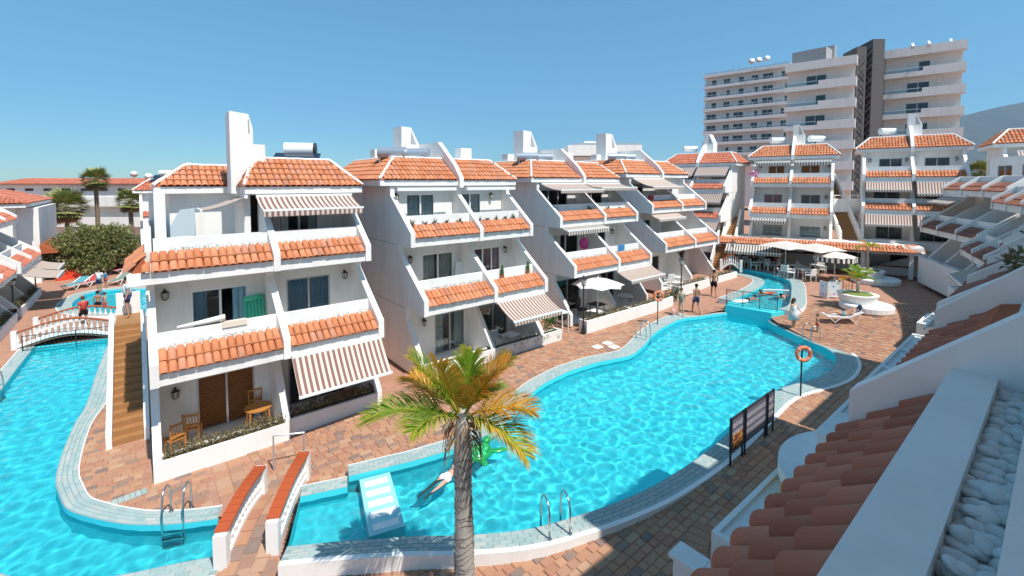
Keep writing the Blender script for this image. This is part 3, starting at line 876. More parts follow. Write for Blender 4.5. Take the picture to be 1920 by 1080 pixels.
# ------------------------------------------------------------------ block 1 (nearest)
B1 = block('terraced_block', 'nearest white terraced block with wooden shutters and an outside stair on its left', (0, 15.0, 0), 0, [0, 3.3, 6.4],
    {(0,0): [(1.14,2.77,.0,1.78,'shutter')], (0,1): [(.5,2.5,.0,1.9,'cur_dark')],
     (1,0): [(1.1,2.7,.06,1.78,'cur_blue',dict(openp=(1,), drape=.5, frame='plwhite'))], (1,1): [(.6,2.12,.1,1.78,'cur_blue',dict(drape=1.0))],
     (2,1): [(.55,1.95,.0,1.75,'cur_white',dict(openp=(0,), drape=.45, frame='plwhite'))]},
    keep=295, roof=False, L2left=False, planter=(0.0, .22), ext=(0, .0), tiler_open=True)
tl = root_tiler[B1.name]
hip_roof(B1, tl, 2.7, 6.8, 2.75, 4.3, 10, (.55, .78))
w = MB()
w.box(2.72, 2.95, 7.553, 6.55, 10, 7.598); w.box(2.75, 3.25, 5.3, 2.95, 10, 7.553)            # side wall of the upper flat
w.box(.75, 5.45, 5.3, 2.75, 5.6, 7.6); w.box(.75, 5.6, 5.3, .92, 9.8, 7.6)                      # rear wing
w.box(.3, 4.9, 5.3, .62, 5.25, 7.7); w.box(0, 5.3, 5.3, .2, 9.8, 6.4)
w.box(-.36, 1.17, 5.15, 0, 4.2, 5.48); w.box(0, 1.75, 5.3, .12, 4.4, 6.32); w.prism([(-.3,5.485),(0,5.485),(0,5.9)], 'y', 1.2, 4.2, 1); w.box(-.40, 1.05, 5.152, 0.2, 1.17, 5.478)
w.build('upper_wall', [M['white'], M['tile_base']], B1)
r = hip_roof(B1, tl, .3, 2.9, 5.0, 6.3, 9.5, (1.0, .05), zr=8.6)
tl.field((-.40, 4.2, 5.49), (0,-1,0), (.42,0,.42), 3.1, .62, r1=.45, part=r)
tl.done()
c = MB(); c.prism([(2.45,7.6),(2.45,10.5),(3.04,10.44),(3.17,9.95),(3.17,7.6)], 'y', 3.7, 4.6); c.build('chimney', M['white'], B1)
c = MB(); c.box(3.02, 3.694, 9.75, 3.07, 3.70, 10.25); c.build('slot_shade', M['grey'], B1)  # thin grey strip, the shade of a slot put in as colour
c = MB(); c.box(3.175, 4.05, 7.7, 3.62, 4.9, 9.4); c.build('chimney', M['white'], B1)
def at_Y(x, y, Y): d = ray(x, y); return Vector((0,0,H))+d*(Y/d.y)
p = at_Y(563, 293, 21.5); tank('white solar tank with black end cap on the nearest block roof', (p.x, p.y, p.z-.3), R(-25), 'solar water tanks on the roofs', True)
awning('brown striped awning over the top terrace of the nearest block', B1, 3.05, 6.35, 2.72, 7.5, 1.15, .42, val=.2)
awning('large brown striped awning over the ground terrace of the nearest block', B1, 3.42, 6.3, -.06, 2.60, .82, .95, val=0)
class Dm: pass
dm = Dm(); dm.location = Vector((2.72, 18.5, 0)); dm.rotation_euler = Vector((0, 0, R(-90)))
awning('plain beige awning beside the tall white chimney', dm, -.75, .75, 0, 7.5, 1.25, .42, 'aw_beige', val=0)
for n_, (x, y, z) in {'black lantern left of the wooden shutters on the nearest block': (.6, 2.2, 1.62), 'black lantern left of the open balcony door on the nearest block': (.45, 2.6, 4.62), 'black lantern right of the blue curtained window on the nearest block': (5.95, 2.6, 4.55)}.items(): lantern(n_, B1, x, y, z)

# ------------------------------------------------------------------ blocks 2 to 4 of the row
B2 = block('terraced_block', 'second white terraced block with a triangular roof fin and rows of spiky balcony plants', (8.2, 15.45, .25), 0, [0, 3.45, 6.5],
    {(0,0): [(1.72,3.3,.0,1.8,'cur_grey',dict(drape=.55))], (0,1): [(.6,2.4,.0,1.85,'cur_dark')],
     (1,0): [(1.34,2.95,.0,1.8,'cur_beige',dict(drape=.8, frame='plwhite'))], (1,1): [(.65,2.27,.0,1.8,'cur_pink',dict(panes=3, drape=.9, frame='plwhite'))],
     (2,0): [(.92,2.36,.35,1.92,'cur_grey',dict(frame='plwhite'))], (2,1): [(.25,1.55,.35,1.92,'cur_grey',dict(frame='plwhite'))]},
    ext=(0, 1.0), planter=(0.0, 0.0))
B3 = block('terraced_block', 'third white terraced block with a pale parasol on its ground terrace', (17.3, 16.2, .4), 0, [0, 3.75, 6.95],
    {(0,0): [(.8,2.9,.0,1.9,'cur_dark',dict(drape=.4))], (0,1): [(1.0,2.4,.0,1.85,'cur_dark')],
     (1,0): [(1.0,3.2,.0,1.8,'cur_grey',dict(openp=(0,), drape=.7, frame='plwhite'))], (1,1): [(.5,2.0,.0,1.8,'cur_grey')],
     (2,0): [(.5,2.9,.1,1.85,'cur_dark',dict(panes=3))], (2,1): [(.3,2.4,.1,1.85,'cur_dark')]},
    ext=(0, 1.0), planter=(-.95, -.95))
B4 = block('terraced_block', 'fourth white terraced block at the far end of the row beside the channel', (26.5, 16.7, .75), 0, [0, 3.8, 7.2],
    {(0,0): [(1.0,2.8,.0,1.85,'cur_dark')], (0,1): [(1.1,2.4,.0,1.85,'cur_grey')],
     (1,0): [(.4,2.2,.0,1.8,'cur_beige',dict(drape=.7))], (1,1): [(.4,1.6,.0,1.8,'cur_pink')],
     (2,0): [(.4,2.2,.1,1.85,'brown' if False else 'cur_dark')], (2,1): [(.6,2.3,.1,1.85,'cur_dark')]},
    ext=(0, .8), planter=(-1.1, -1.1))
for b, X, Y, h_, w_ in ((B2, 2.35, 6.6, 2.15, 1.0), (B3, 2.2, 6.6, 2.5, 1.25), (B4, 2.0, 6.6, 2.6, 1.4)):
    chimney(b, X, Y, 8.5, h_, w_, 1.0); c = MB(); c.box(.9, 6.6, 8.5, 1.4, 7.2, 9.4); c.build('chimney', M['white'], b); c = MB(); c.box(5.6, 6.0, 8.5, 6.3, 6.6, 9.65); c.build('chimney', M['white'], b)
    for k, xx in enumerate((.95, 2.25)):
        q = W2(b, (xx, 4.75+.1*k, 8.52)); nm = {B2.name: 'second', B3.name: 'third', B4.name: 'fourth'}[b.name]
        tank('%s steel solar tank on the roof of the %s block' % (('left', 'right')[k], nm), q, R(-42), 'solar water tanks on the roofs', False, False, True)
for x in (.1, 3.6):
    c = MB(); c.box(x, 2.35, 7.38, x+2.9, 2.55, 7.52); c.build('awning_cassette', M['plwhite'], B2)
awning('brown striped awning over the ground terrace of the second block', B2, 3.5, 6.3, -.05, 2.55, 1.15, .55, 'aw_brown')
awning('faded pink striped awning across the top left terrace of the third block', B3, .15, 3.7, 2.6, 7.5, 1.5, .32, 'aw_fine')
awning('faded pink striped awning across the top right terrace of the third block', B3, 3.8, 7.2, 2.6, 7.5, 1.3, .22, 'aw_fine')
awning('dark striped rolled up awning over the middle left balcony of the third block', B3, .2, 3.6, 1.1, 5.12, .45, .12, 'aw_black', val=.24)
awning('brown striped awning over the right ground terrace of the third block', B3, 3.6, 6.9, -.05, 2.5, .95, .38, 'aw_brown')
awning('plain beige awning over the top left terrace of the fourth block', B4, .1, 3.9, 2.6, 7.5, 1.6, .55, 'aw_beige')
awning('plain beige awning over the middle left balcony of the fourth block', B4, .1, 3.4, 1.2, 5.1, .7, .3, 'aw_beige')
for b, pts, nm in ((B2, ((.41,3.25,7.2),(5.55,3.25,7.15),(.72,2.6,4.5),(5.95,2.6,4.45),(1.15,2.2,1.75)), 'second'), (B3, ((6.3,2.6,4.5),(.35,3.25,7.1)), 'third'), (B4, ((6.2,2.6,4.55),(5.9,2.2,1.9)), 'fourth')):
    for k, q in enumerate(pts):
        lv = ('top' if q[2] > 6 else 'middle' if q[2] > 3 else 'ground'); sd = 'left' if q[0] < 3.4 else 'right'
        lantern('black wall lantern at the %s end of the %s floor of the %s block' % (sd, lv, nm), b, *q)

# ------------------------------------------------------------------ crescent of blocks behind the restaurant
RA = TH-R(90)
def crescent(label, depth, x0, W, base, wins, mk, mid, psi, D=7.0, **kw):
    lat = (x0-960)/FPX*depth; p = cs(depth, lat, base)
    return block('terraced_block', label, p, RA-R(psi), [0, mid, W], wins, mk, kind='f', D=D, hip=(1.0, 1.0), **kw)
WN = lambda c, x=1.1, w=1.6: [(x, x+w, .1, 1.75, c)]
B5 = crescent('far white block with dull red roof tiles left of the outside stair', 43.5, 1225, 6.2, 1.93, {(1,0): WN('cur_dark'), (1,1): WN('cur_beige'), (2,0): WN('cur_dark'), (2,1): WN('cur_beige'), (0,0): WN('cur_dark'), (0,1): WN('cur_dark')}, 'tile_red', 3.1, 42)
B6 = crescent('white terraced block standing right above the restaurant', 39.4, 1404, 6.0, 2.44, {(0,0): WN('cur_grey',.9,1.5), (0,1): WN('cur_grey',.7,1.5), (1,0): WN('cur_pink',.9,1.4), (1,1): WN('cur_dark',.7,1.4), (2,0): [(1.1,2.4,.1,1.75,'shutter')], (2,1): [(.6,2.0,.1,1.75,'shutter')]}, 'tile', 3.0, 35)
B7 = crescent('white terraced block with four striped awnings beside the hotel stair tower', 36.3, 1617, 6.3, 2.93, {(0,0): WN('cur_dark',1.0,1.7), (0,1): WN('cur_dark',.6,1.7), (1,0): WN('cur_dark',.8,1.7), (1,1): WN('cur_dark',.9,1.7), (2,0): WN('cur_dark',1.1,1.5), (2,1): WN('cur_dark',.8,1.5)}, 'tile', 3.15, 36)
B8 = crescent('white block cut off by the right edge behind the shaded terraces', 28.5, 1900, 6.2, 2.75, {(2,0): WN('cur_dark')}, 'tile', 3.1, 36)
for b, a in ((B5,'faded striped awning on the top %s of the block with dull red tiles'),):
    for k, (x0, x1) in enumerate(((.2,3.0),(3.2,6.0))): awning(a % ('left','right')[k], b, x0, x1, 2.5, 7.45, .9, .75, 'aw_fine', arms=False)
    awning('faded striped awning on the middle right of the block with dull red tiles', b, 3.2, 6.0, 1.0, 5.1, .7, .8, 'aw_fine', arms=False)
    awning('faded striped awning on the lowest right of the block with dull red tiles', b, 3.2, 6.0, -.1, 2.55, .6, .6, 'aw_fine', arms=False)
for k, (x0, x1) in enumerate(((.25,2.85),(3.15,5.8))): awning('dark striped narrow awning on the top %s of the block above the restaurant' % ('left','right')[k], B6, x0, x1, 2.5, 7.4, .4, .12, 'aw_black', val=.26, arms=False)
awning('dark striped narrow awning on the lowest left of the block above the restaurant', B6, .2, 2.85, -.1, 2.5, .4, .15, 'aw_black', val=.24, arms=False)
for k, (x0, x1) in enumerate(((.2,3.0),(3.3,6.1))):
    awning('red striped awning on the middle %s balcony beside the hotel stair tower' % ('left','right')[k], B7, x0, x1, .95, 5.1, .75, .62 if k == 0 else .9, 'aw_brown', arms=False)
    awning('red striped awning on the lowest %s terrace beside the hotel stair tower' % ('left','right')[k], B7, x0, x1, -.1, 2.55, .7, .72, 'aw_brown', arms=False)
awning('red striped awning on the block cut off by the right edge', B8, .6, 3.6, 2.5, 7.3, .8, .6, 'aw_brown', arms=False)
for b, x in ((B5, 3.1), (B6, 3.0), (B7, 3.15)):
    chimney(b, x-.15, 4.8, 8.6, 2.2, .9, 1.1)
for b, x, l in ((B5, 1.4, 'white solar tank on the roof of the block with dull red tiles'), (B6, 1.6, 'left solar tank on the block above the restaurant'), (B6, 4.6, 'right solar tank on the block above the restaurant'), (B7, 1.7, 'white solar tank on the block beside the hotel stair tower'), (B8, 2.3, 'white solar tank at the right edge of the picture')):
    tank(l, W2(b, (x, 5.3, 8.85)), RA, 'solar water tanks on the roofs', False, False)
for b, nm, pts in ((B6, 'above the restaurant', ((.5,3.25,7.1),(5.6,3.25,7.1),(5.5,2.6,4.4),(5.5,2.2,1.8))), (B7, 'beside the hotel stair tower', ((.5,3.25,7.0),(2.85,3.25,7.0),(5.8,3.25,7.0)))):
    for q in pts: lantern('black lantern on the %s wall %s %s' % ({0:'left',1:'middle',2:'right'}[int(q[0]//2.1)], ('upstairs' if q[2] > 6 else 'on the middle floor' if q[2] > 3 else 'at the bottom'), 'of the block '+nm), b, *q)
# outside stairs between the crescent blocks
def stair(name, label, p0, p1, width, n, wallm='white', wh=.75):
    p0, p1 = Vector(p0), Vector(p1); d = (p1-p0); hz = Vector((d.x, d.y, 0)); L = hz.length; ang = math.atan2(hz.y, hz.x); r = thing(name, label, 'staircase', p0, ang)
    run, rise = L/n, d.z/n
    sm = MB(); sm.box(-.0, -width/2, -.02, run+.02, width/2, rise); me = sm.mesh('step', M['step'])
    for i in range(n): link('step', me, r, (run*i, 0, rise*i))
    s = MB()
    for sd in (-1, 1):
        y = sd*(width/2+.005); s.prism([(-.15,-.2),(-.15,wh),(L,d.z+wh),(L,d.z-.3)], 'y', y, y+sd*.14, 0)
    s.prism([(0,-.15),(L,d.z-.25),(L,d.z-.03),(0,-.02)], 'y', -width/2, width/2, 0)
    s.build('side_wall', M[wallm], r); return r
stair('staircase', 'tiled stair climbing between the restaurant and the block with dull red tiles', cs(37.2, 17.2, .9), cs(42.5, 20.6, 4.8), 1.3, 20)
stair('staircase', 'steep tiled stair between the block above the restaurant and the striped awnings block', cs(37.0, 27.6, 3.2), cs(42, 29.0, 8.0), 1.2, 22)
mb = MB(); r = thing('access_bridge', 'white access balcony with pale rail bridging the gap between two far blocks', 'balcony', cs(39, 26.7, 5.6), RA)
mb.box(.85, 0, -.15, 3.0, 1.4, 0); mb.box(.85, -.12, -.15, 3.0, 0, 1.0); mb.build('wall', M['white'], r)
mb = MB(); mb.tube([(.85,-.06,1.28),(3.0,-.06,1.28)], .035, 6); [mb.tube([(x,-.06,1.0),(x,-.06,1.27)], .025, 5) for x in (.95,1.6,2.3,2.9)]; mb.build('rail', M['plwhite'], r)

# ------------------------------------------------------------------ the camera's own row (faces the other way)
CW = {(0,0): WN('cur_dark'), (0,1): WN('cur_dark'), (1,0): WN('cur_dark'), (1,1): WN('cur_dark'), (2,0): WN('cur_dark'), (2,1): WN('cur_dark')}
def camrow(label, x1, W, mid, base, yf=2.02, phi=0, **kw):
    return block('terraced_block', label, (x1, yf, base), math.pi+R(phi), mid if isinstance(mid, list) else [0, mid, W], CW, kw.pop('mk', 'tile_dark'), kind=kw.pop('kind', 'n'), D=9.0, roof=False, low2=True, planter=kw.pop('pl', (-1.9, -1.9, -1.9)), below=.75, ground_h=.9, ext=(0, 0), **kw)
C1 = camrow('shaded terrace block in the foreground with a bed of white pebbles', 7.55, 6.9, 3.45, .70, kind='g', keep=0, levels=(0, 1), pl=(.3, .3, .3))
C2 = camrow('shaded terrace block second in the row along the right edge', 16.3, 8.4, [0, 2.8, 5.6, 8.4], .72)
C3 = camrow('shaded terrace block third in the row along the right edge', 24.6, 7.8, [0, 2.6, 5.2, 7.8], .85)
C4 = camrow('shaded terrace block fourth in the row along the right edge', 34.4, 7.4, [0, 2.5, 4.9, 7.4], 1.45, yf=3.6, phi=15, pl=(-.5, -.5, -.5))
C5 = camrow('shaded terrace block farthest in the row along the right edge', 41.5, 7.8, [0, 2.6, 5.2, 7.8], 2.0, yf=6.4, phi=26, pl=(-.1, -.1, -.1))
for b, x0, x1, lv, nm in ((C3, .2, 3.3, 0, 'lowest left terrace of the third shaded block'), (C4, 3.6, 6.8, 0, 'lowest right terrace of the fourth shaded block'), (C5, .2, 3.4, 1, 'middle terrace of the farthest shaded block')):
    awning('plain beige awning in the shade over the '+nm, b, x0, x1, (-.05, 1.0, 2.7)[lv], (2.55, 5.1, 7.4)[lv], (1.0, .8, 1.6)[lv], (.5, .4, .5)[lv], 'aw_beige', val=.1)
# unseen boxes added behind this row, their heights shaped to shade the deck
for b, x0, x1, zt in ((C1, -4.0, 6.9, 10.9), (C2, 0, 4.3, 11.0), (C2, 4.3, 8.2, 12.6), (C3, 0, 4.8, 11.9), (C3, 4.8, 8.2, 9.8)):
    w = MB(); w.box(x0, 3.0, 5.3, x1, 9.0, zt-.001*x0); w.build('shade_block', M['white'], b)
w = MB(); w.box(.4, 2.04, 8.55, 12.0, 9.0, 8.8); w.build('shade_roof', M['white'], C1)  # unseen slab added overhead to cut sky light on the near balcony
# foreground balcony: built piece by piece
fr = MB(); zb = .70
FA, FB = .20, 4.0
fr.box(-3, .87, 5.15+zb, 4.02, .99, 5.48+zb)
fr.prism([(.90,5.50+zb),(.90,5.2+zb),(.25,5.2+zb),(.25,5.93+zb),(.445,5.93+zb)], 'x', -3, 4.02, 1)
fr.box(-3, .235, 5.7+zb, 4.02, .445, 6.10+zb, 2)
fr.box(-3, -.05, 6.0+zb-.12, 4.02, .235, 6.0+zb-.06, 3)
fr.box(-3, -.12, 5.6+zb, 4.02, .082, 6.30+zb, 2)
fr.prism([(.98,5.15+zb),(.98,5.76+zb),(.2,6.47+zb),(-.6,7.2+zb),(-.9,7.5+zb),(-6,7.5+zb),(-6,5.15+zb)], 'x', 4.02, 4.22, 2)
fr.prism([(.98,5.15+zb),(.98,5.76+zb),(.2,6.47+zb),(-.6,7.2+zb),(-.9,7.5+zb),(-6,7.5+zb),(-6,5.15+zb)], 'x', 7.35, 7.55, 2)
fr.box(4.22, .87, 5.15+zb, 7.35, .99, 5.48+zb); fr.prism([(.90,5.50+zb),(.90,5.2+zb),(.20,5.2+zb),(.20,6.0+zb),(.445,5.95+zb)], 'x', 4.22, 7.35, 1)
fr.box(4.22, .10, 5.3+zb, 7.35, .22, 6.3+zb, 2); fr.box(4.22,-6,5.15+zb,7.35,.87,5.3+zb); fr.box(-3,-6,5.15+zb,4.02,.87,5.3+zb)
BAL = thing('balcony_planter', 'long shaded balcony edge with dark tiles and white pebbles in the foreground', 'balcony', (0,0,0))
fr.build('parapet', [M['white'], M['tile_base'], M['white2'], M['soil']], BAL)
bd = MB(); bd.box(-3, .86, 5.47+zb, 4.0, .868, 5.482+zb); ts = bd.build('tile_slope', M['tile_base'], BAL)
tl = Tiler(BAL, 'tile_dark', 250, 'g', col=.2, row=.24)
tl.field((4.0, .925, 5.465+zb), (-1,0,0), (0,-.53,.47), 3.6, .68, part=ts)
tl.field((7.33, .925, 5.465+zb), (-1,0,0), (0,-.53,.40), 3.1, .62, part=ts)
tl.done()
# pebbles
def pebble_mesh(k):
    mb = MB(); mb.ball((0,0,0), (1,1,1), 12, 8); me = mb.mesh('pebble', M['pebble'], True)
    for v in me.vertices:
        n_ = noise.noise(v.co*1.1+Vector((k*7.3,0,0))); v.co *= 1+.22*n_
    return me
PM = [pebble_mesh(k) for k in range(5)]
pb = MB(); pb.box(.3, .085, 6.60, 4.0, .233, 6.69); pbed = pb.build('pebble_bed', M['soil'], BAL)
k = 0; xx = .9
for layer in range(3):
    xx = .95+layer*.012
    while xx < 4.0 and k < 299:
        for yy in (.105, .15, .195, .222)[:4 if layer == 0 else 3]:
            if k >= 299 or xx > 4.0: break
            s_ = rng.uniform(.027, .043)
            o = link('pebble', PM[k % 5], pbed, (xx+rng.gauss(0,.009), yy+rng.gauss(0,.008), 6.705+layer*.03+rng.uniform(0,.012)), (rng.uniform(-.4,.4), rng.uniform(-.4,.4), rng.uniform(0,3.1)))
            o.scale = (s_*rng.uniform(1.0,1.35), s_*rng.uniform(.85,1.1), s_*rng.uniform(.62,.85)); k += 1
        xx += .076 if layer == 0 else .085 if layer == 1 else .2
# white pier and rounded terrace below, in the shade
mb = MB(); r = thing('white_pier', 'square white pier with a jointed cap at the bottom edge in the shade', 'pillar', (0,0,0))
mb.box(6.93, 3.3, 0, 7.23, 4.1, 1.52); mb.build('pier', M['white'], r); mb = MB(); mb.box(6.88, 3.62, 1.52, 7.28, 4.16, 1.60); mb.build('cap', M['white2'], r); mb = MB(); mb.box(6.88, 3.0, 1.52, 7.28, 3.61, 1.60); mb.build('cap', M['white2'], r)

# ------------------------------------------------------------------ the left side: row by the long pool, end house, far house
LW = {(0,0): WN('cur_dark'), (0,1): WN('cur_dark'), (1,0): WN('cur_dark'), (1,1): WN('cur_dark'), (2,0): WN('cur_dark'), (2,1): WN('cur_dark')}
L1 = block('terraced_block', 'left row terraced block nearest to the arched footbridge', (-5.75, 31.3, 0), R(90), [0, 3.3, 6.5], LW, 'tile_red', kind='f', planter=(0, 0), D=8)
L2 = block('terraced_block', 'left row terraced block standing farther along the long pool', (-5.75, 39.0, 0), R(90), [0, 3.4, 6.9], LW, 'tile_red', kind='f', planter=(0, 0), D=8)
awning('plain beige awning over a ground terrace of the left row near the lamp post', L2, .2, 3.3, -.05, 2.5, 1.5, .35, 'aw_beige')
awning('plain beige awning over the far ground terrace of the left row', L2, 3.5, 6.7, -.05, 2.5, 1.2, .3, 'aw_beige')
r = thing('end_house', 'tall white house with a blank sunlit wall and red hip roof at the left edge', 'house', (-20, 50.0, -.2))
w = MB(); w.box(0, 0, 0, 12.4, 12, 6.3); w.box(12.41, 1.5, 0, 13.6, 11, 6.2, 1); w.build('wall', [M['white'], M['white']], r)
w = MB(); w.box(-.4,-.5,6.3,13.2,12.5,6.6); w.add([(-.5,-.6,6.6),(13.3,-.6,6.6),(13.3,12.6,6.6),(-.5,12.6,6.6),(2,2.4,7.5),(10.8,2.4,7.5),(10.8,9,7.5),(2,9,7.5)], [(0,1,5,4),(1,2,6,5),(2,3,7,6),(3,0,4,7),(4,5,6,7)], 1)
w.build('roof', [M['white'], M['tile_base']], r)
tl = Tiler(r, 'tile_red', 0, 'f', col=.25, row=.4); tl.field((-.5,-.6,6.61),(1,0,0),(0,3,.9),13.8,3.13,l1=2.5,r1=2.5); tl.field((13.3,-.6,6.61),(0,1,0),(-2.5,0,.9),13.2,2.65,l1=3,r1=3.6)
tl.field((13.5,1.2,2.6),(0,1,0),(-1.1,0,.75),6,1.3)
tl.done()
w = MB(); w.prism([(13.6,2.55),(14.6,2.55),(13.6,3.3)], 'y', 1.2, 7.2); w.build('side_roof', M['tile_base'], r)
B0 = block('terraced_block', 'small white block with red roof tiles seen behind the top terrace of the nearest block', (-.2, 51.5, -.6), 0, [0, 3.2, 6.4], {(2,0): WN('cur_grey'), (1,0): WN('cur_grey'), (1,1): WN('cur_grey'), (2,1): WN('cur_grey')}, 'tile_red', kind='f', D=8)
chimney(B0, 3.7, 4.6, 8.6, 2.0, .9, 1.0); tank('solar tank with orange end cap far behind the tall chimney', W2(B0, (2.2, 5.0, 8.9)), R(-20), 'solar water tanks on the roofs', False, True)
# long far building
r = thing('long_building', 'long white three storey building with open galleries behind the palms', 'building', cs(60, -68, -.5), RA)
WL = 20.5
w = MB(); w.box(0, 1.6, 0, WL, 8, 8.2)
for k, z in enumerate((0, 2.75, 5.45)):
    if k: w.box(0, 0, z-.15, WL, 1.6, z+.05); w.box(0, 0, z+.05, WL, .15, z+1.15)
w.box(0, 0, 7.95, WL, 1.6, 8.25); 
for k in range(5): w.box(k*(WL-.4)/4, .152, 0, k*(WL-.4)/4+.4, 1.6, 2.6); 
w.box(0, .155, 5.5, WL, .3, 7.95); w.build('wall', M['white'], r)
for k in range(8): 
    w = MB(); w.box(1.2+k*2.45, .14, 7.35, 2.3+k*2.45, .16, 7.7); w.build('vent', M['brown'], r)
w = MB(); w.add([(-.5,-.5,8.25),(WL+.5,-.5,8.25),(WL+.5,8.5,8.25),(-.5,8.5,8.25),(1.5,2.5,9.0),(WL-1.5,2.5,9.0),(WL-1.5,6,9.0),(1.5,6,9.0)], [(0,1,5,4),(1,2,6,5),(2,3,7,6),(3,0,4,7),(4,5,6,7)]); w.build('roof', M['tile_base'], r)
tl = Tiler(r, 'tile_red', 0, 'f', col=.3, row=.5); tl.field((-.5,-.5,8.26),(1,0,0),(0,3,.75),WL+1,3.1,l1=2,r1=2); tl.done()
w = MB(); w.box(9.6,.08,6.15,10.8,.15,7.0); w.build('red_board', M['red'], r)
def dish(label, p, s=.5, rot=0):
    d = thing('satellite_dish', label, 'satellite dish', p, rot, 'satellite dishes on the roofs'); b = MB(); b.lathe([(.02*s,0),(.5*s,.06*s),(.8*s,.17*s),(1*s,.3*s)], (0,0,0), 14)
    for i, v in enumerate(b.v): x, y, z = v; b.v[i] = (x, -z*.9+.1*s, y*.95+1.5*s)
    b.build('dish', M['plwhite'], d, smooth=True); f = MB(); f.tube([(0,.2*s,0),(0,.15*s,1.4*s)], .06*s, 6); f.tube([(0,.1*s,1.0*s),(0,-.7*s,1.4*s)], .025*s, 5); f.build('mast', M['alu'], d); return d
dish('white dish on the ridge of the long far building', W2(r, (15.6, 3.2, 8.95)), .45); dish('white dish at the right end of the long far building', W2(r, (18.9, 1.6, 8.5)), .5)
# low white wall and planters along the left row
# ------------------------------------------------------------------ hotel
def hz(px, depth): return cs(depth, (px-960)/FPX*depth, 0)
HA = R(101)
HT = thing('hotel_tower', 'tall pale hotel with stacked balconies and a dark stair tower rising behind the crescent', 'hotel', (0,0,0))
def hotel_wing(p_right, L, ztop, n, sh, D, style, z0=2):
    """facade runs from p_right towards HA; d along, n outward"""
    d = Vector((math.cos(HA), math.sin(HA), 0)); nn = Vector((-math.sin(HA), math.cos(HA), 0))   # outward, towards the pools
    def T(a, o, z): v = p_right+d*a+nn*o; return (v.x, v.y, z)
    def bx(mb, a0, a1, o0, o1, z0_, z1, m=0):
        mb.add([T(a0,o0,z0_),T(a1,o0,z0_),T(a1,o1,z0_),T(a0,o1,z0_),T(a0,o0,z1),T(a1,o0,z1),T(a1,o1,z1),T(a0,o1,z1)], [(0,3,2,1),(4,5,6,7),(0,1,5,4),(1,2,6,5),(2,3,7,6),(3,0,4,7)], m)
    w = MB(); bx(w, 0, L, -D, -1.5, z0, ztop-.4)
    wins = []; bal = MB(); gl = MB()
    for k in range(n):
        z = ztop-1.25-k*sh
        b = MB(); bx(b, -.3 if style == 'wide' else 0, L+.1, -1.5, 0, z-.2, z-.02)
        if style == 'wide':
            bx(b, -.3, L+.1, -.14, 0.01, z-.2, z+1.05) if k == 0 else None
            if k:
                bx(b, -.3, L*.5, -.14, .01, z-.2, z+1.05); bx(b, L*.5, L+.1, -.14, .01, z-.2, z+.5)
            bx(b, -.3, -.15, -1.5, -.14, z-.02, z+1.05); bx(b, L-.05, L+.1, -1.5, -.14, z-.02, z+.5 if k else z+1.05)
        else: bx(b, 0, L, -.14, .01, z-.2, z+.55)
        b.build('balcony', M['hotel'], HT)
        if k or style != 'wide':
            g = MB(); a0 = L*.52 if style == 'wide' else .1; bx(g, a0, L-.05, -.09, -.07, z+.55, z+1.0); g.build('balcony_glass', M['glass'], HT)
            g = MB(); bx(g, a0, L-.02, -.11, -.04, z+1.0, z+1.06)
            if style != 'wide':
                for q in range(6): bx(g, L*q/5.0-.04+.05*(q == 0), L*q/5.0+.04-.05*(q == 5), -.12, .02, z+.5, z+1.0)
            g.build('handrail', M['plwhite'], HT)
        if k:
            cnt = ((L*.40, L*.70),) if style == 'wide' else [(L*q/6+.4, L*q/6+(2.7 if q % 2 else 1.9)) for q in range(6)]
            for (a0, a1) in cnt:
                f = MB(); bx(f, a0, a1, -1.5, -1.44, z, z+2.1); wn = f.build('window', M['alu'], HT)
                am = (a0+a1)/2; g = MB(); bx(g, a0+.06, am-.04, -1.44, -1.42, z+.05, z+2.03, 0); g.build('pane', M['hglass'], wn); g = MB(); bx(g, am+.04, a1-.06, -1.44, -1.42, z+.05, z+2.03, 0); g.build('pane', M['hglass'] if rng.random() < .6 else M['cur_grey'], wn)
    bx(w, 0, L, -1.5, -1.3, ztop-1.5, ztop) if False else None
    w.build('wall', M['hotel'], HT)
M['hglass'] = mat('hotel glass', (.05,.07,.075), .08)
zt = lambda y, d: 8+(342-y)*d/FPX
hotel_wing(hz(1795, 63), 8.3, zt(76, 63), 8, 2.97, 8, 'wide')
hotel_wing(hz(1593, 65), 8.4, zt(104, 65), 7, 2.97, 8, 'wide')
hotel_wing(hz(1474, 108), 19.5, zt(116, 108), 9, 2.92, 10, 'slim')
w = MB()
for px0, px1, dp, top in ((1597, 1615, 66.5, 92), (1626, 1648, 66.5, 78)):
    a, b = hz(px0, dp), hz(px1, dp); w.prism([(a.x,a.y),(b.x,b.y),(b.x+3,b.y+2.5),(a.x+3,a.y+2.5)], 'z', 2, zt(top, dp))
w.build('stair_tower', mat('dark cladding', (.10,.09,.09), .8), HT)
w = MB(); a, b = hz(1590, 69.5), hz(1655, 69.5); w.prism([(a.x,a.y),(b.x,b.y),(b.x+3,b.y+3),(a.x+3,a.y+3)], 'z', 2, zt(112, 69.5)); w.build('stair_core', M['grey'], HT)
for q in range(22):       # outside stair flights
    w = MB(); z = 5+q*1.0; a = cs(65.8, (1616.5-960)/FPX*65.8, z); w.tube([a, a+RT*.75+Vector((0,0,.9 if q % 2 else -.9))], .07, 5); w.tube([a+Vector((0,0,.9)), a+RT*.75+Vector((0,0,1.8 if q % 2 else 0))], .035, 5); w.build('stair_flight', M['black'], HT)
for px, dp, top, ww, hh in ((1512, 70, 100, 4.5, .8), (1545, 70, 92, 1.6, 1.2)):
    w = MB(); a = hz(px, dp); w.box(a.x-ww*.2, a.y-ww*.5, zt(104, 65)-.6, a.x+ww*.5, a.y+ww*.5, zt(top, dp)); w.build('plant_room', M['grey'], HT)
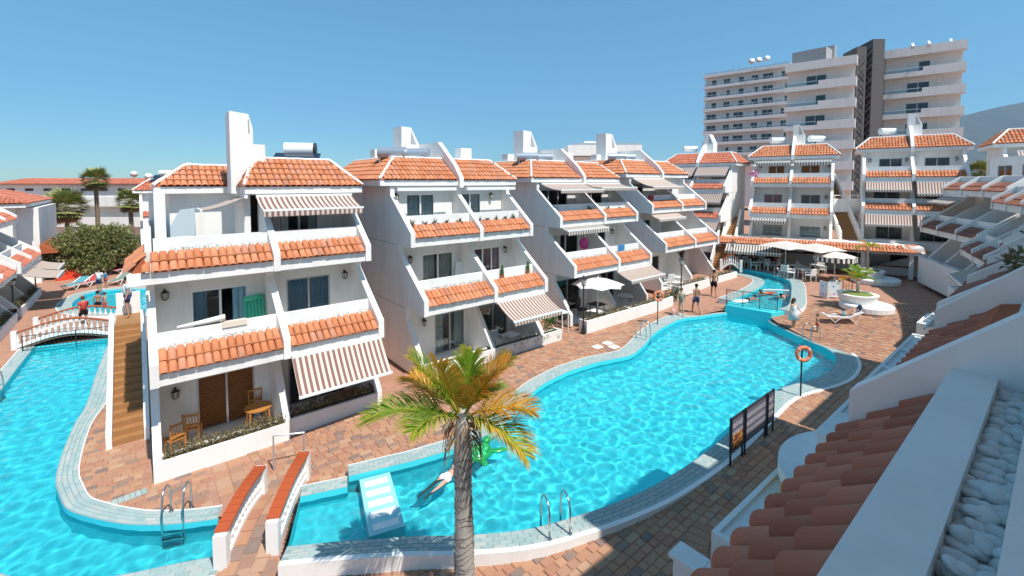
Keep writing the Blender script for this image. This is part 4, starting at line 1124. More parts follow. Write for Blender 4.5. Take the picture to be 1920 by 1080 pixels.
for k, (px, dp, y) in enumerate(((1403, 112, 122), (1416, 112, 120), (1431, 112, 117))): a = hz(px, dp); dish('%s white dish on the hotel rear wing roof' % ('left','middle','right')[k], (a.x, a.y, zt(y, dp)-.6), .7, R(-60))
for k, (px, dp, y) in enumerate(((1698, 65, 88), (1728, 65, 84), (1768, 65, 80))): a = hz(px, dp); dish('%s white dish on the tallest hotel wing' % ('left','middle','right')[k], (a.x, a.y, zt(y, dp)-.9), .45, R(-20))
# white flat-roofed building seen between the row roofs
r = thing('flat_roof_building', 'white flat roofed building showing above the row roofs', 'building', cs(75, 0, 0), RA)
w = MB(); w.box(-1, 0, 0, 20, 10, 12.2); w.box(9, -1.2, 12.3, 21, 8, 14.0); w.box(12, 1, 14.0, 14, 3, 14.8); w.build('wall', M['white'], r); w = MB(); w.box(10, -1.1, 14.0, 20.9, -1.0, 14.35); w.build('roof_rail', M['alu'], r)

# ------------------------------------------------------------------ plants
def leaf_box(mb, x0, x1, y0, y1, z0, z1, n, s=.05, droop=0.0, shape=None):
    for i in range(n):
        p = Vector((rng.uniform(x0, x1), rng.uniform(y0, y1), rng.uniform(z0, z1)))
        if shape and not shape(p): continue
        u = Vector((rng.gauss(0,1), rng.gauss(0,1), rng.gauss(0,.6)-droop)).normalized(); v = u.orthogonal().normalized(); v = (Matrix.Rotation(rng.random()*6.28, 3, u) @ v)
        k = s*rng.uniform(.6, 1.4); mb.cur = rng.random()*.998+.001
        mb.add([p-v*k*.35, p+u*k*.5-v*k*.0+v*k*.35*0, p+u*k+Vector((0,0,-.1*k)), p+v*k*.35+u*k*.3], [(0,1,2,3)])
def hedge(label, root, x0, x1, y0, y1, z, h, n=1500, m='hedge', hang=0):
    c = W2(root, ((x0+x1)/2, (y0+y1)/2, z)); r = thing('hedge', label, 'hedge', c, root.rotation_euler.z, 'clipped hedges along the terraces'); hx, hy = (x1-x0)/2, (y1-y0)/2
    st = MB()
    for k in range(int(hx*14)): x = rng.uniform(-hx, hx); st.tube([(x,rng.uniform(-hy,hy)*.6,-.05),(x+rng.gauss(0,.08),rng.uniform(-hy,hy),h*.7)], .008, 4)
    st.build('stems', M['bark'], r)['kind'] = 'stuff'
    mb = MB(); f = lambda p: p.z < h*(.72+.3*noise.noise(Vector((p.x*3, p.y*4, 1.3*c.x))))
    leaf_box(mb, -hx, hx, -hy-.03, hy+.03, -.08, h*1.1, int(n*1.7), .075, shape=f)
    if hang: leaf_box(mb, -hx, hx, -hy-.10, -hy, -.32, .06, hang, .06, .6, shape=lambda p: noise.noise(Vector((p.x*2.2, 5, c.x))) > -.12+p.z*-.9*.6)
    tag(mb.build('leaves', M[m], r), kind='stuff'); return r
hedge('dry flowering hedge in the planter below the wooden shutters', B1, .25, 3.25, .1, .44, .52, .34, 1700)
hedge('green and brown hedge in the planter below the large striped awning', B1, 3.45, 6.3, .32, .70, .50, .40, 1900, hang=120)
hedge('trailing ivy over the planter of the second block', B2, 3.5, 7.4, .02, .46, .48, .14, 500, 'green', 420)
hedge('low hedge in the left planter of the third block', B3, .1, 3.7, -.86, -.5, .5, .30, 1400)
hedge('low hedge in the right planter of the third block behind the life ring', B3, 3.9, 7.8, -.86, -.5, .5, .28, 1400)
hedge('low hedge in the left planter of the fourth block', B4, .1, 3.7, -1.0, -.65, .5, .3, 1000)
hedge('short hedge at the channel end of the fourth block', B4, 4.6, 7.8, -1.0, -.65, .5, .3, 900)
hedge('reddish hedge in the left row planter closest to the picture edge', L1, .2, 3.1, .1, .44, .52, .5, 900)
hedge('reddish hedge in the left row planter by the arched footbridge', L1, 3.5, 6.3, .1, .44, .52, .42, 900)
hedge('reddish hedge in the far left row planter', L2, .3, 6.6, .1, .44, .52, .45, 1200)
def spiky_mesh(n, L, m, seed, wide=.03, up=.9):
    r_ = random.Random(seed); mb = MB()
    for i in range(n):
        a = r_.uniform(0, 6.28); el = r_.uniform(.25, 1.35)*up; l = L*r_.uniform(.6, 1.1); d = Vector((math.cos(a)*math.cos(el), math.sin(a)*math.cos(el), math.sin(el))); sd = d.cross(Vector((0,0,1))).normalized(); mb.cur = r_.random()*.99+.005
        pts = [Vector((0,0,0)), d*l*.5+Vector((0,0,.02)), d*l+Vector((0,0,-l*.22*math.cos(el)))]; w = wide
        mb.add([pts[0]-sd*w, pts[0]+sd*w, pts[1]+sd*w*.8, pts[2], pts[1]-sd*w*.8], [(0,1,2,4),(4,2,3)])
    return mb.mesh('leaves', M[m])
SPK = [spiky_mesh(16, .34, 'aloe', 3), spiky_mesh(16, .30, 'aloe', 8)]; GRN = [spiky_mesh(18, .30, 'green', 5, .035), spiky_mesh(14, .22, 'green', 9, .03)]
def ledge_plant(label, group, root, x, y, z, meshes, s=1.0, k=0):
    r = thing('balcony_plant', label, 'plant', W2(root, (x, y, z)), rng.random()*6, group); o = link('leaves', meshes[k % 2], r); o.scale = (s, s, s*rng.uniform(.85, 1.15)); return r
for k, x in enumerate((.45,1.05,1.5,2.1,2.75)): ledge_plant(('leftmost','second','third','fourth','rightmost')[k]+' spiky brown plant on the top left ledge of the second block', 'spiky plants on the second block left ledge', B2, x, 1.72, 5.93, SPK, 1.1, k)
for k, x in enumerate((3.85,4.3,4.8,5.35,5.9)): ledge_plant(('leftmost','second','third','fourth','rightmost')[k]+' spiky brown plant on the top right ledge of the second block', 'spiky plants on the second block right ledge', B2, x, 1.72, 5.93, SPK, 1.1, k)
for k, (x, s) in enumerate(((.35,1.5),(1.0,.5),(1.4,.6),(2.0,.55),(3.2,1.5),(4.2,.8),(4.9,1.0),(6.0,1.2))): ledge_plant(['big leafy','tiny','small','small','big leafy','short','star shaped','tall leafy'][k]+' green plant, %s from the left on the third block top ledge' % ['first','second','third','fourth','fifth','sixth','seventh','eighth'][k], 'green plants on the third block', B3, x, 1.72, 5.93, GRN, s, k)
for b, x, nm in ((B2, 4.35, 'left potted cactus on the middle right balcony of the second block'), (B2, 5.9, 'right potted cactus on the middle right balcony of the second block')):
    r = thing('potted_cactus', nm, 'plant', W2(b, (x, .68, 3.4))); mb = MB(); mb.lathe([(.07,0),(.1,.16)], (0,0,0), 10); mb.build('pot', M['tile_base'], r); mb = MB()
    mb.lathe([(.05,.1),(.07,.35),(.05,.58),(.01,.64)], (0,0,0), 8); mb.lathe([(.03,.1),(.04,.28),(.01,.36)], (.07,.02,0), 7); mb.build('stem', M['green'], r)
def dry(label, root, x0, x1, y, z, n=26):
    r = thing('dry_plant', label, 'plant', W2(root, ((x0+x1)/2, y, z)), root.rotation_euler.z, 'withered plants on balcony ledges'); h = (x1-x0)/2; mb = MB()
    for i in range(n):
        x = rng.uniform(-h, h); mb.tube([(x,0,0),(x+rng.gauss(0,.06),rng.gauss(0,.03),rng.uniform(.04,.12)),(x+rng.gauss(0,.1),rng.gauss(0,.05),rng.uniform(.06,.2))], [.006,.005,.002], 4)
    leaf_box(mb, -h, h, -.05, .05, 0, .1, n*5, .04); tag(mb.build('sprigs', M['aloe'], r), kind='stuff')
dry('withered sprigs along the top left ledge of the nearest block', B1, .6, 3.1, 1.72, 5.93, 40); dry('withered sprigs along the top right ledge of the nearest block', B1, 3.5, 6.2, 1.72, 5.93, 30)
dry('withered sprigs along the middle left ledge of the nearest block', B1, .3, 3.0, .66, 3.4, 24); dry('withered sprigs along the middle right ledge of the nearest block', B1, 3.6, 6.2, .66, 3.4, 16)
dry('withered sprigs along the middle left ledge of the second block', B2, .4, 3.2, .66, 3.4, 46); dry('withered sprigs along the middle left ledge of the third block', B3, .4, 3.4, .66, 3.4, 46)
dry('withered sprigs along the middle right ledge of the third block', B3, 4.0, 6.7, .66, 3.4, 40); dry('withered sprigs along the middle ledge of the fourth block', B4, .4, 6.5, .66, 3.4, 60)
dry('withered sprigs along the lowest ledge above the restaurant', B6, .3, 5.7, .25, .6, 60)
for k, x in enumerate((.5, 1.0, 1.6)): ledge_plant(('left','middle','right')[k]+' yellow green plant between the two right striped awnings below the hotel', 'yellow plants between two striped awnings', B7, 3.6+x*1.4, .7, 3.4, GRN, 1.8, k)

def tree(label, loc, trunk_h, blobs, n, m, s, group):
    r = thing('bushy_tree', label, 'tree', loc, 0, group); t_ = MB(); trs = min(1, .6*max(b[3] for b in blobs))**1.5
    for b in blobs:
        c = Vector(b[:3]); mid = Vector((c.x*.35+rng.gauss(0,.1), c.y*.35, trunk_h)); t_.tube([(0,0,-.1),(mid.x*.5,mid.y*.5,trunk_h*.55),mid,c], [q_*trs for q_ in (.16,.13,.09,.03)], 7)
    t_.build('trunk', M['bark'], r); mb = MB()
    for (x, y, z, rad, rz) in blobs:
        for i in range(int(n*rad*rad)):
            d = Vector((rng.gauss(0,1), rng.gauss(0,1), rng.gauss(0,1))).normalized(); q = rng.random()**.45
            p = Vector((x+d.x*rad*q, y+d.y*rad*q, z+d.z*rz*q)); p += Vector((noise.noise(p*1.7), noise.noise(p*1.7+Vector((9,0,0))), noise.noise(p*1.7+Vector((0,7,0)))))*.35
            if noise.noise(p*1.1+Vector((x,0,0))) < -.28: continue
            u = (d+Vector((rng.gauss(0,.6), rng.gauss(0,.6), rng.gauss(0,.6)))).normalized(); v = u.orthogonal().normalized(); v = Matrix.Rotation(rng.random()*6.28, 3, u) @ v; k = s*rng.uniform(.6,1.5); mb.cur = min(.99, max(.01, .45+.5*noise.noise(p*.9)+rng.gauss(0,.17)))
            mb.add([p-v*k*.3, p+u*k*.6-v*k*.15, p+u*k, p+u*k*.5+v*k*.3], [(0,1,2,3)])
    tag(mb.build('crown', M[m], r), kind='stuff'); return r
p = at_z(160, 516, 0)
tree('large olive green bushy tree beyond the far pool', (p.x, p.y, 0), 1.2, [(-1.4,0,1.9,1.9,1.6),(1.2,0,2.4,2.1,1.9),(0,-.5,3.0,1.8,1.5),(3.0,.3,1.9,1.5,1.5),(-2.8,.2,1.4,1.2,1.1),(2.2,-.3,3.2,1.3,1.1),(.5,-1,1.2,1.6,1.0)], 1500, 'bush', .19, None)
p = at_z(222, 505, 0); tree('grey green shrub right of the large bushy tree', (p.x, p.y+1, 0), .6, [(0,0,1.0,1.1,.9),(.9,.4,1.5,.9,.9)], 900, 'bush', .15, None)
for k, (px, py, sz, nm) in enumerate(((88,512,.9,'reddish flowering shrub at the corner of the left row'), (60,520,.7,'low pale shrub by the left row lamp post'), (105,508,.8,'dark low shrub under the large bushy tree'))):
    p = at_z(px, py, 0); tree(nm, (p.x, p.y, 0), .3, [(0,0,.4*sz,.9*sz,.5*sz),(.6,.3,.5*sz,.6*sz,.5*sz)], 900, 'hedge' if k == 0 else 'bush', .13, None)
# fan palms far left
def fan_palm(label, x, yb, yt, depth, R_):
    p = cs(depth, (x-960)/FPX*depth, 0); zt = 8+(342-yt)*depth/FPX; r = thing('fan_palm', label, 'palm tree', p, 0, 'fan palms in front of the long building')
    t_ = MB(); t_.tube([(0,0,-.2),(.05,0,zt*.5),(0,0,zt)], [.26,.22,.20], 9); t_.build('trunk', M['trunk_far'], r)
    mb = MB(); dd = MB()
    for i in range(64):
        a = i*2.399+rng.random()*.3; el = 1.25-2.4*(i/64)**.9; dead = i > 44; L = R_*rng.uniform(.8,1.1)*(.8 if dead else 1)
        d = Vector((math.cos(a)*math.cos(el), math.sin(a)*math.cos(el), math.sin(el))); sd = d.cross(Vector((0,0,1))); sd = sd.normalized() if sd.length > .01 else Vector((1,0,0)); up = sd.cross(d)
        b0 = Vector((0,0,zt)); c = b0+d*L*.55; tgt = dd if dead else mb
        tgt.cur = rng.random()*.99+.005
        tgt.tube([b0, c], .02, 3, caps=False)
        for j in range(11):
            w = (j/10-.5)*2.6; e = c+(d*math.cos(w)+sd*math.sin(w))*L*.55+Vector((0,0,-.16*L*(1.2 if dead else .6)*abs(w))); nrm = (d*-math.sin(w)+sd*math.cos(w))*.05*R_
            tgt.cur = rng.random()*.99+.005; m_ = c.lerp(e, .5); tgt.add([c, m_+nrm, e, m_-nrm], [(0,1,2,3)])
    tag(mb.build('crown', M['palm_far'], r), kind='stuff'); tag(dd.build('dry_skirt', M['palm_dead'], r), kind='stuff')
fan_palm('tall fan palm with a high crown against the sky', 180, 520, 338, 54, 1.75); fan_palm('short fan palm behind the bushy tree on the left', 122, 520, 390, 52, 2.5); fan_palm('fan palm with a dry skirt left of the nearest block', 243, 520, 378, 50, 1.6); fan_palm('dark low fan palm half hidden by the end house', 88, 520, 392, 56, 1.5)
fan_palm('distant fan palm behind the right blocks', 1838, 480, 322, 62, 1.7)

# the big palm in front
def feather_palm(label, loc, lean, trunk, fronds, leaf_n, leaf_l, leaf_w, group=None, seedling=False, cat='palm tree', name='feather_palm'):
    r = thing(name, label, cat, loc, 0, group); t_ = MB(); N_ = len(trunk)
    pts = [(lean[0]*(z/trunk[-1][0]), lean[1]*(z/trunk[-1][0]), z) for z, _ in trunk]; t_.tube(pts, [q[1] for q in trunk], 14); t_.build('trunk', M['trunk'], r, smooth=True)
    rg = MB()      # leaf scar rings
    zt = trunk[-1][0]; z = .1
    while z < zt*.80 and not seedling:
        rad = lerp_table(z, trunk); c = Vector((lean[0]*z/zt, lean[1]*z/zt, z)); ph = rng.random()*6
        rg.tube([c+Vector((math.cos(ph+a)*(rad+.006), math.sin(ph+a)*(rad+.006), .05*math.sin(a+ph*2)+.025*math.sin(3*a))) for a in [2*math.pi*i/14 for i in range(rng.choice((10,12,15)))]], .008, 4)
        z += rng.uniform(.05, .10)
    if rg.f: tag(rg.build('leaf_scars', M['scar'], r), kind='stuff')
    top = Vector(pts[-1])
    for (dx, dy, dz, L, droop, col, twist) in fronds:
        d = (RT*dx-FH*dy+Vector((0,0,dz))).normalized(); mb = MB(); ax = []
        for i in range(15):
            f = i/14; q = top+Vector((0,0,-.12*zt*(0 if seedling else .3)))+d*L*f+Vector((0,0,-droop*L*f*f)); ax.append(q)
        mb.cur = .3; mb.tube(ax, [.028*(1-.85*i/14)*(L/1.8)+.003 for i in range(15)], 5)
        for i in range(leaf_n):
            f = .2+.8*i/(leaf_n-1); k = min(13, int(f*14)); q = ax[k].lerp(ax[k+1], f*14-k); tg = (ax[k+1]-ax[k]).normalized()
            sd = tg.cross(Vector((0,0,1))).normalized(); upv = sd.cross(tg); ll = leaf_l*(.55+.75*math.sin(math.pi*min(1, f*.8+.15)))*(1 if f < .92 else .7)
            for s in (-1, 1):
                dirn = (tg*(.55+.5*f)+sd*s*(.95-.35*f)*math.cos(twist*s*.4)+upv*(.32+twist*.25*s)+Vector((rng.gauss(0,.09),rng.gauss(0,.09),rng.gauss(0,.09)))).normalized()
                e1 = q+dirn*ll*.55; e2 = q+dirn*ll+Vector((0,0,-ll*.16)); nn = dirn.cross(upv).normalized()*leaf_w
                mb.cur = min(.99, max(.01, col+.22*(f-.5)+rng.gauss(0,.09)))
                tipc = mb.cur
                mb.add([q-nn*.35, q+nn*.35, e1+nn*.5, e1-nn*.5], [(0,1,2,3)])
                mb.cur = min(.99, tipc+rng.uniform(.05,.3)); mb.add([e1-nn*.5, e1+nn*.5, e2], [(0,1,2)])
        mb.build('frond', M['frond'], r)
    return r
feather_palm('tall feather palm with a ringed trunk and orange tinged fronds at the pool edge', (4.26, 6.56, 0), (-.08, -.05),
    [(0,.19),(.6,.18),(1.4,.17),(2.2,.155),(2.75,.142),(2.95,.16),(3.25,.165),(3.5,.14),(3.75,.125),(4.05,.09)],
    [(-.62,.1,1.0,1.61,.16,.10,.2),(-.25,.35,1.0,1.43,.12,.22,.1),(.62,-.2,.95,1.52,.22,.24,-.2),(.95,.2,.62,1.43,.36,.38,-.2),(1.0,.55,.50,1.33,.62,.66,.1),(.45,.4,1.0,1.33,.18,.60,.0),(-1.0,.15,.52,1.79,.40,.60,.3),(-.85,-.45,.85,1.52,.35,.50,.3),(-.35,-.8,.75,1.24,.5,.42,.2),(.45,-.8,.7,1.2,.5,.55,0),(-.6,.75,.7,1.29,.4,.62,.0),(.15,-.3,1.0,1.2,.12,.35,.2)],
    84, .50, .022)
r = bpy.data.objects['feather_palm']; fb = MB(); rg2 = random.Random(4)
for k in range(70):
    a = rg2.random()*6.28; z0 = rg2.uniform(3.5, 3.95); rr = .15+.05*rg2.random(); fb.cur = .9+.09*rg2.random(); p_ = Vector((-.08+math.cos(a)*rr, -.05+math.sin(a)*rr, z0)); ll = rg2.uniform(.2, .6)
    fb.tube([p_, p_+Vector((math.cos(a)*.12, math.sin(a)*.12, -ll*.4)), p_+Vector((math.cos(a)*.16, math.sin(a)*.16, -ll))], [.012,.008,.003], 4)
tag(fb.build('dry_fibres', M['palm_dead'], r), kind='stuff')

# ------------------------------------------------------------------ round planters, yellow palms
def lat2(px, y, z): return at_z(px, y, z)
def round_planter(label, px, py, z, r0, r1, ox, oy):
    p = at_z(px, py, z); r = thing('round_planter', label, 'planter', (p.x, p.y, zg(p.x)), 0, 'round white planters by the restaurant')
    mb = MB(); mb.lathe([(r0-.05,0),(r0,.05),(r0,.30),(r0-.06,.36)], (0,0,0), 30); mb.build('lower_ring', M['white2'], r)
    mb = MB(); mb.lathe([(r1-.12,.36),(r1,.75),(r1+.05,.82),(r1-.08,.82)], (ox,oy,0), 28); mb.build('bowl', M['white2'], r)
    mb = MB(); mb.lathe([(r1-.09,.80),(r1*.5,.86)], (ox,oy,0), 24); mb.build('grass', M['grass'], r)
    return Vector((p.x+ox, p.y+oy, zg(p.x)+.84))
q1 = round_planter('round white planter with grass and a small yellow palm beside the sun lounger', 1624, 585, .72, 1.25, .95, .1, .45)
q2 = round_planter('round white planter with a short palm near the ramp wall', 1640, 532, .8, 1.45, 1.0, .2, .5)
feather_palm('small yellow palm growing in the grass planter by the lounger', q1, (0,0), [(0,.09),(.45,.08),(.7,.06)], [(-1,.2,.75,1.3,.5,.55,0),(-.6,.5,.9,1.1,.4,.5,0),(.5,.3,.9,1.1,.4,.5,0),(1,0,.6,1.2,.55,.55,0),(.1,-.4,1,1.1,.3,.45,0),(-.3,-.6,.9,1.1,.4,.5,0),(.7,-.5,.8,1.1,.4,.6,0)], 30, .45, .035, 'small palms in round planters', True)
feather_palm('dark green palm in the farther round planter', q2, (0,0), [(0,.10),(1.1,.08),(1.6,.06)], [(-1,.1,.6,1.0,.6,.2,0),(1,.1,.5,1.1,.6,.25,0),(.3,.6,.7,.9,.5,.3,0),(-.4,-.4,.9,.9,.4,.45,0),(.7,-.5,.8,.9,.5,.2,0)], 26, .4, .035, 'small palms in round planters', True)

# ------------------------------------------------------------------ restaurant under the crescent
RR = RA-R(30)
ro = cs(38.2, (1380-960)/FPX*38.2, .95)
REST = thing('restaurant', 'open restaurant with a curved tiled parapet and dark bar under the crescent', 'restaurant', ro, RR)
mb = MB(); RL = 12.0
mb.box(-1, 4.0, 0, RL, 4.2, 2.0); mb.box(-1, .4, 2.0, RL+.2, 4.2, 2.25); mb.box(-1, .25, 1.75, RL+.2, .4, 2.25); mb.box(-1, .4, 2.25, RL+.2, 4.0, 2.35)
for k in range(5): x = .2+k*2.8; mb.box(x, .3, 0, x+.25, .55, 1.75)
mb.box(RL, -.2, 0, RL+.2, 4, 2.0); mb.build('wall', [M['white']], REST)
mb = MB(); mb.box(-.8, 3.8, 0, RL-.1, 3.98, 1.9); mb.build('back_bar', M['brown'], REST)
mb = MB(); mb.box(3.2, 2.6, 0, 9.5, 3.0, 1.05); mb.build('bar_counter', M['cur_grey'], REST)
for k in range(4):
    mb = MB(); mb.box(.6+k*2.9, 3.74, .3, 2.2+k*2.9, 3.79, 1.75); mb.build('door_frame', M['alu'], REST)
tl = Tiler(REST, 'tile_far', 0, 'f'); tl.field((-1.2,-.25,1.95),(1,0,0),(0,.66,.42),RL-.2,.85); 
rb = MB(); rb.prism([(-.2,1.92),(.45,2.32),(.45,1.92)], 'x', -1.2, RL-1.2); rb.build('parapet_slope', M['tile_base'], REST)
for k in range(4):
    a0, a1 = R(-90+k*22), R(-90+(k+1)*22); c = Vector((RL-1.4, 1.75, 1.95)); p0 = c+Vector((math.cos(a0)*2, math.sin(a0)*2, 0)); p1 = c+Vector((math.cos(a1)*2, math.sin(a1)*2, 0)); inn = -Vector((math.cos((a0+a1)/2), math.sin((a0+a1)/2), 0))
    tl.field(p0, p1-p0, inn*.66+Vector((0,0,.42)), (p1-p0).length, .85, l1=.12, r1=.12)
tl.done()
awning('wide dark striped awning over the left side of the restaurant', REST, -.6, 3.4, -.3, 1.85, 1.5, .35, 'aw_black', val=.22, arms=False)
# retaining walls and ramp at the far right corner
r = thing('retaining_wall', 'white retaining wall with a ramp parapet below the striped awnings block', 'wall', cs(36.6, (1655-960)/FPX*36.6, .9), RA-R(36))
mb = MB(); mb.box(-.6, 0, -.2, 9, .25, 2.55); mb.build('wall', M['white'], r)
mb = MB(); mb.prism([(-.8,-.1),(-.8,.35),(4.2,2.45),(7.2,2.45),(7.2,1.6),(4.4,1.6),(.6,-.1)], 'y', -1.5, -1.28); mb.build('ramp_parapet', M['white'], r)
mb = MB(); mb.box(-.2, -1.95, -.2, 7.6, -1.75, .62); mb.build('low_wall', M['white2'], r); mb = MB(); mb.box(-.25, -2.0, .62, 7.6, -1.7, .68); mb.build('cap', M['tile_base'], r)

def parasol(label, px, py, z, R_, h, m, sides=8, val=0.0, group='cream parasols at the restaurant', sq=False, loc=None):
    p = loc or at_z(px, py, z); r = thing('parasol', label, 'parasol', p, RA+R(20), group); c = MB(); n = sides
    ring = [(math.cos(2*math.pi*(i+.5)/n)*R_*(1.12 if sq else 1), math.sin(2*math.pi*(i+.5)/n)*R_*(1.12 if sq else 1)) for i in range(n)]
    for i in range(n):
        a, b = ring[i], ring[(i+1) % n]; md = ((a[0]+b[0])/2*.94, (a[1]+b[1])/2*.94); am, bm = (a[0]*.5, a[1]*.5), (b[0]*.5, b[1]*.5); zc = h; ze = h-.26*R_; zm = h-.09*R_
        c.add([(0,0,zc),(am[0],am[1],zm),(bm[0],bm[1],zm),(a[0],a[1],ze),(md[0],md[1],ze+.05),(b[0],b[1],ze)], [(0,1,2),(1,3,4),(1,4,2),(2,4,5)])
    c.build('canopy', M[m], r)
    if val:
        v = MB()
        for i in range(n):
            a, b = ring[i], ring[(i+1) % n]; ze = h-.26*R_
            for k in range(5):
                f, g = k/5, (k+1)/5; P_ = lambda q: (a[0]+(b[0]-a[0])*q, a[1]+(b[1]-a[1])*q)
                x, y = P_(f), P_(g); v.quad((*x,ze),(*y,ze),(*y,ze-val*.8),((x[0]+y[0])/2,(x[1]+y[1])/2,ze-val),(*x,ze-val*.8), m=(k+i) % 2)
        v.build('valance', [M['cur_white'], M['brown']], r)
    q = MB(); q.tube([(0,0,0),(0,0,h+.08)], .035, 8); q.build('pole', M['plwhite'], r)
    rb = MB()
    for i in range(n): a = ring[i]; rb.tube([(0,0,h-.55),(a[0]*.5,a[1]*.5,h-.10*R_)], .012, 4)
    rb.build('ribs', M['plwhite'], r); b = MB(); b.lathe([(.3,0),(.28,.06),(.06,.1)], (0,0,0), 12); b.build('base', M['cur_grey'], r); return r
parasol('large cream parasol next to the dark striped restaurant awning', 1472, 513, .92, 1.75, 2.55, 'umb', 4, 0, sq=True)
parasol('large cream parasol in the middle of the restaurant terrace', 1528, 520, .9, 1.75, 2.55, 'umb', 4, 0, sq=True)
parasol('cream parasol partly hidden behind the middle parasol', 1556, 505, .95, 1.7, 2.5, 'umb', 4, 0, sq=True)
parasol('rightmost cream parasol close to the short palm', 1608, 506, .95, 1.7, 2.35, 'umb', 4, 0, sq=True)
parasol('round cream parasol with a chequered dark valance beside the picture boards', 1564, 527, .88, 1.35, 2.15, 'umb', 10, .34, group=None)
parasol('single pale parasol over the ground terrace of the third block', 0, 0, 0, 1.45, 2.42, 'umb_lilac', 8, 0, group=None, loc=(18.9, 15.9, .45))
# plastic chairs and tables
def arm_chair_proto(name, label, cat, m, group):
    r = thing(name, label, cat, (0,0,-50), 0, group)
    s = MB(); s.box(-.24,-.24,.40,.24,.22,.44); s.build('seat', M[m], r)
    b = MB()
    for k in range(5): x = -.2+k*.1; b.box(x-.03,.20,.44,x+.03,.24,.86)
    b.box(-.25,.19,.82,.25,.25,.90); b.build('backrest', M[m], r)
    for s_ in (-1, 1):
        a = MB(); a.box(s_*.27-.03,-.22,.62,s_*.27+.03,.24,.66); a.build('armrest', M[m], r)
        for y in (-.22, .2): l = MB(); l.tube([(s_*.25,y,0),(s_*.25,y,.63)], .022, 6); l.build('leg', M[m], r)
    return r
def table_proto(name, label, m, group, rad=.42, square=True, h=.72):
    r = thing(name, label, 'table', (0,0,-50), 0, group); s = MB()
    if square: s.box(-rad,-rad,h-.04,rad,rad,h)
    else: s.lathe([(rad-.02,h-.045),(rad,h-.03),(rad,h)], (0,0,0), 24)
    s.build('tabletop', M[m], r)
    for a in (-1, 1):
        for b in (-1, 1): l = MB(); l.tube([(a*rad*.72,b*rad*.72,0),(a*rad*.66,b*rad*.66,h-.04)], .028, 6); l.build('leg', M[m], r)
    return r
CH = arm_chair_proto('plastic_chair', 'white plastic armchair on the restaurant terrace', 'chair', 'plwhite', 'white chairs on the restaurant terrace'); TB = table_proto('restaurant_table', 'white square table on the restaurant terrace', 'plwhite', 'white tables on the restaurant terrace')
first = True
CL = ['with a diner in dark clothes at the left table','at the far left behind the left table','right of the left table','with the diner in red behind the big parasols','closest to the channel ladder','beside the channel ladder, turned sideways','nearest to the chequered parasol pole','standing in the middle of the terrace','between the two middle tables','rightmost, under the chequered parasol','at the back under the striped awning']
for (px, py, a) in ((1413,506,20),(1398,500,100),(1442,507,-30),(1455,505,170),(1483,521,10),(1473,519,80),(1520,527,160),(1500,512,40),(1512,517,200),(1540,515,-60),(1428,499,120)):
    p = at_z(px, py, .93)
    lb_ = 'white plastic armchair '+CL.pop(0)
    if first: CH.location = p; CH.rotation_euler = (0,0,R(a)); CH['label'] = lb_; first = False
    else: copy_thing(CH, p, R(a), lb_)
first = True
TL = ['left of the dark striped awning edge','farthest left by the stair bridge','nearest to the channel ladder','between the two big parasol poles','under the chequered parasol']
for (px, py) in ((1428,506),(1406,502),(1508,522),(1492,514),(1530,514)):
    p = at_z(px, py, .93)
    lb_ = 'white square restaurant table '+TL.pop(0)
    if first: TB.location = p; TB.rotation_euler = (0,0,RA); TB['label'] = lb_; first = False
    else: copy_thing(TB, p, RA, lb_)
# picture boards
def m_blobs():
    m = mat('printed pictures', (.7,.8,.85), .5); t = NT(m); c = t.coord('Object', (3.2,3.2,3.2))
    v = t.n('ShaderNodeTexVoronoi'); v.inputs['Scale'].default_value = 1.3; v.inputs['Randomness'].default_value = .35; t.l(c, v.inputs['Vector'])
    inside_ = t.math('LESS_THAN', v.outputs['Distance'], .33); hs = t.n('ShaderNodeHueSaturation'); hs.inputs['Saturation'].default_value = 1.1; t.l(v.outputs['Color'], hs.inputs['Color'])
    t.col(t.mix(inside_, (.72,.82,.86), hs.outputs[0])); return m
M['blobs'] = m_blobs()
def m_rows(name, bg, ink):
    m = mat(name, bg, .5); t = NT(m); c = t.n('ShaderNodeTexCoord'); sp = t.n('ShaderNodeSeparateXYZ'); t.l(c.outputs['Object'], sp.inputs[0])
    row = t.math('FRACT', t.math('MULTIPLY', sp.outputs[2], 4.3)); on = t.math('LESS_THAN', row, .42); fine = t.math('GREATER_THAN', t.noise(t.coord('Object', (30,30,60)), 1, 3), .47)
    t.col(t.mix(t.math('MULTIPLY', t.math('MAXIMUM', on, t.math('MULTIPLY', fine, .7)), .85), bg, ink)); return m
M['rows'] = m_rows('printed rows', (.44,.42,.46), (.07,.055,.10))
def board(label, cat, name, p0, p1, z, zb, zt, face, group=None, frame='black', posts=True, thick=.03):
    p0, p1 = Vector((*p0, z)), Vector((*p1, z)); d = p1-p0; L = d.length; r = thing(name, label, cat, p0, math.atan2(d.y, d.x), group)
    b = MB(); b.box(.04,-thick/2-.004,zb+.03,L-.04,thick/2+.004,zt-.03); b.build('panel', face, r)
    f = MB(); f.box(.03,-thick,zb,L-.03,thick,zb+.035); f.box(.03,-thick,zt-.035,L-.03,thick,zt); f.box(.0,-thick*1.1,zb,.05,thick*1.1,zt); f.box(L-.05,-thick*1.1,zb,L,thick*1.1,zt); f.build('frame', M['plwhite' if frame == 'white' else frame], r)
    for x in (0.02, L-.02):
        q = MB(); q.tube([(x,0,-.02),(x,0,zt+.03)], .03, 6); q.build('post', M['black' if frame == 'black' else 'plwhite'], r)
    return r
board('narrow notice board with a food picture, leftmost of the three by the pool', 'sign', 'notice_board', (12.12,5.55), (12.86,5.55), .3, .38, 1.32, M['rows'], 'notice boards at the pool edge')
r = board('wide notice board with rows of print, middle of the three by the pool', 'sign', 'notice_board', (12.98,5.55), (14.35,5.55), .3, .38, 1.32, M['rows'], 'notice boards at the pool edge')
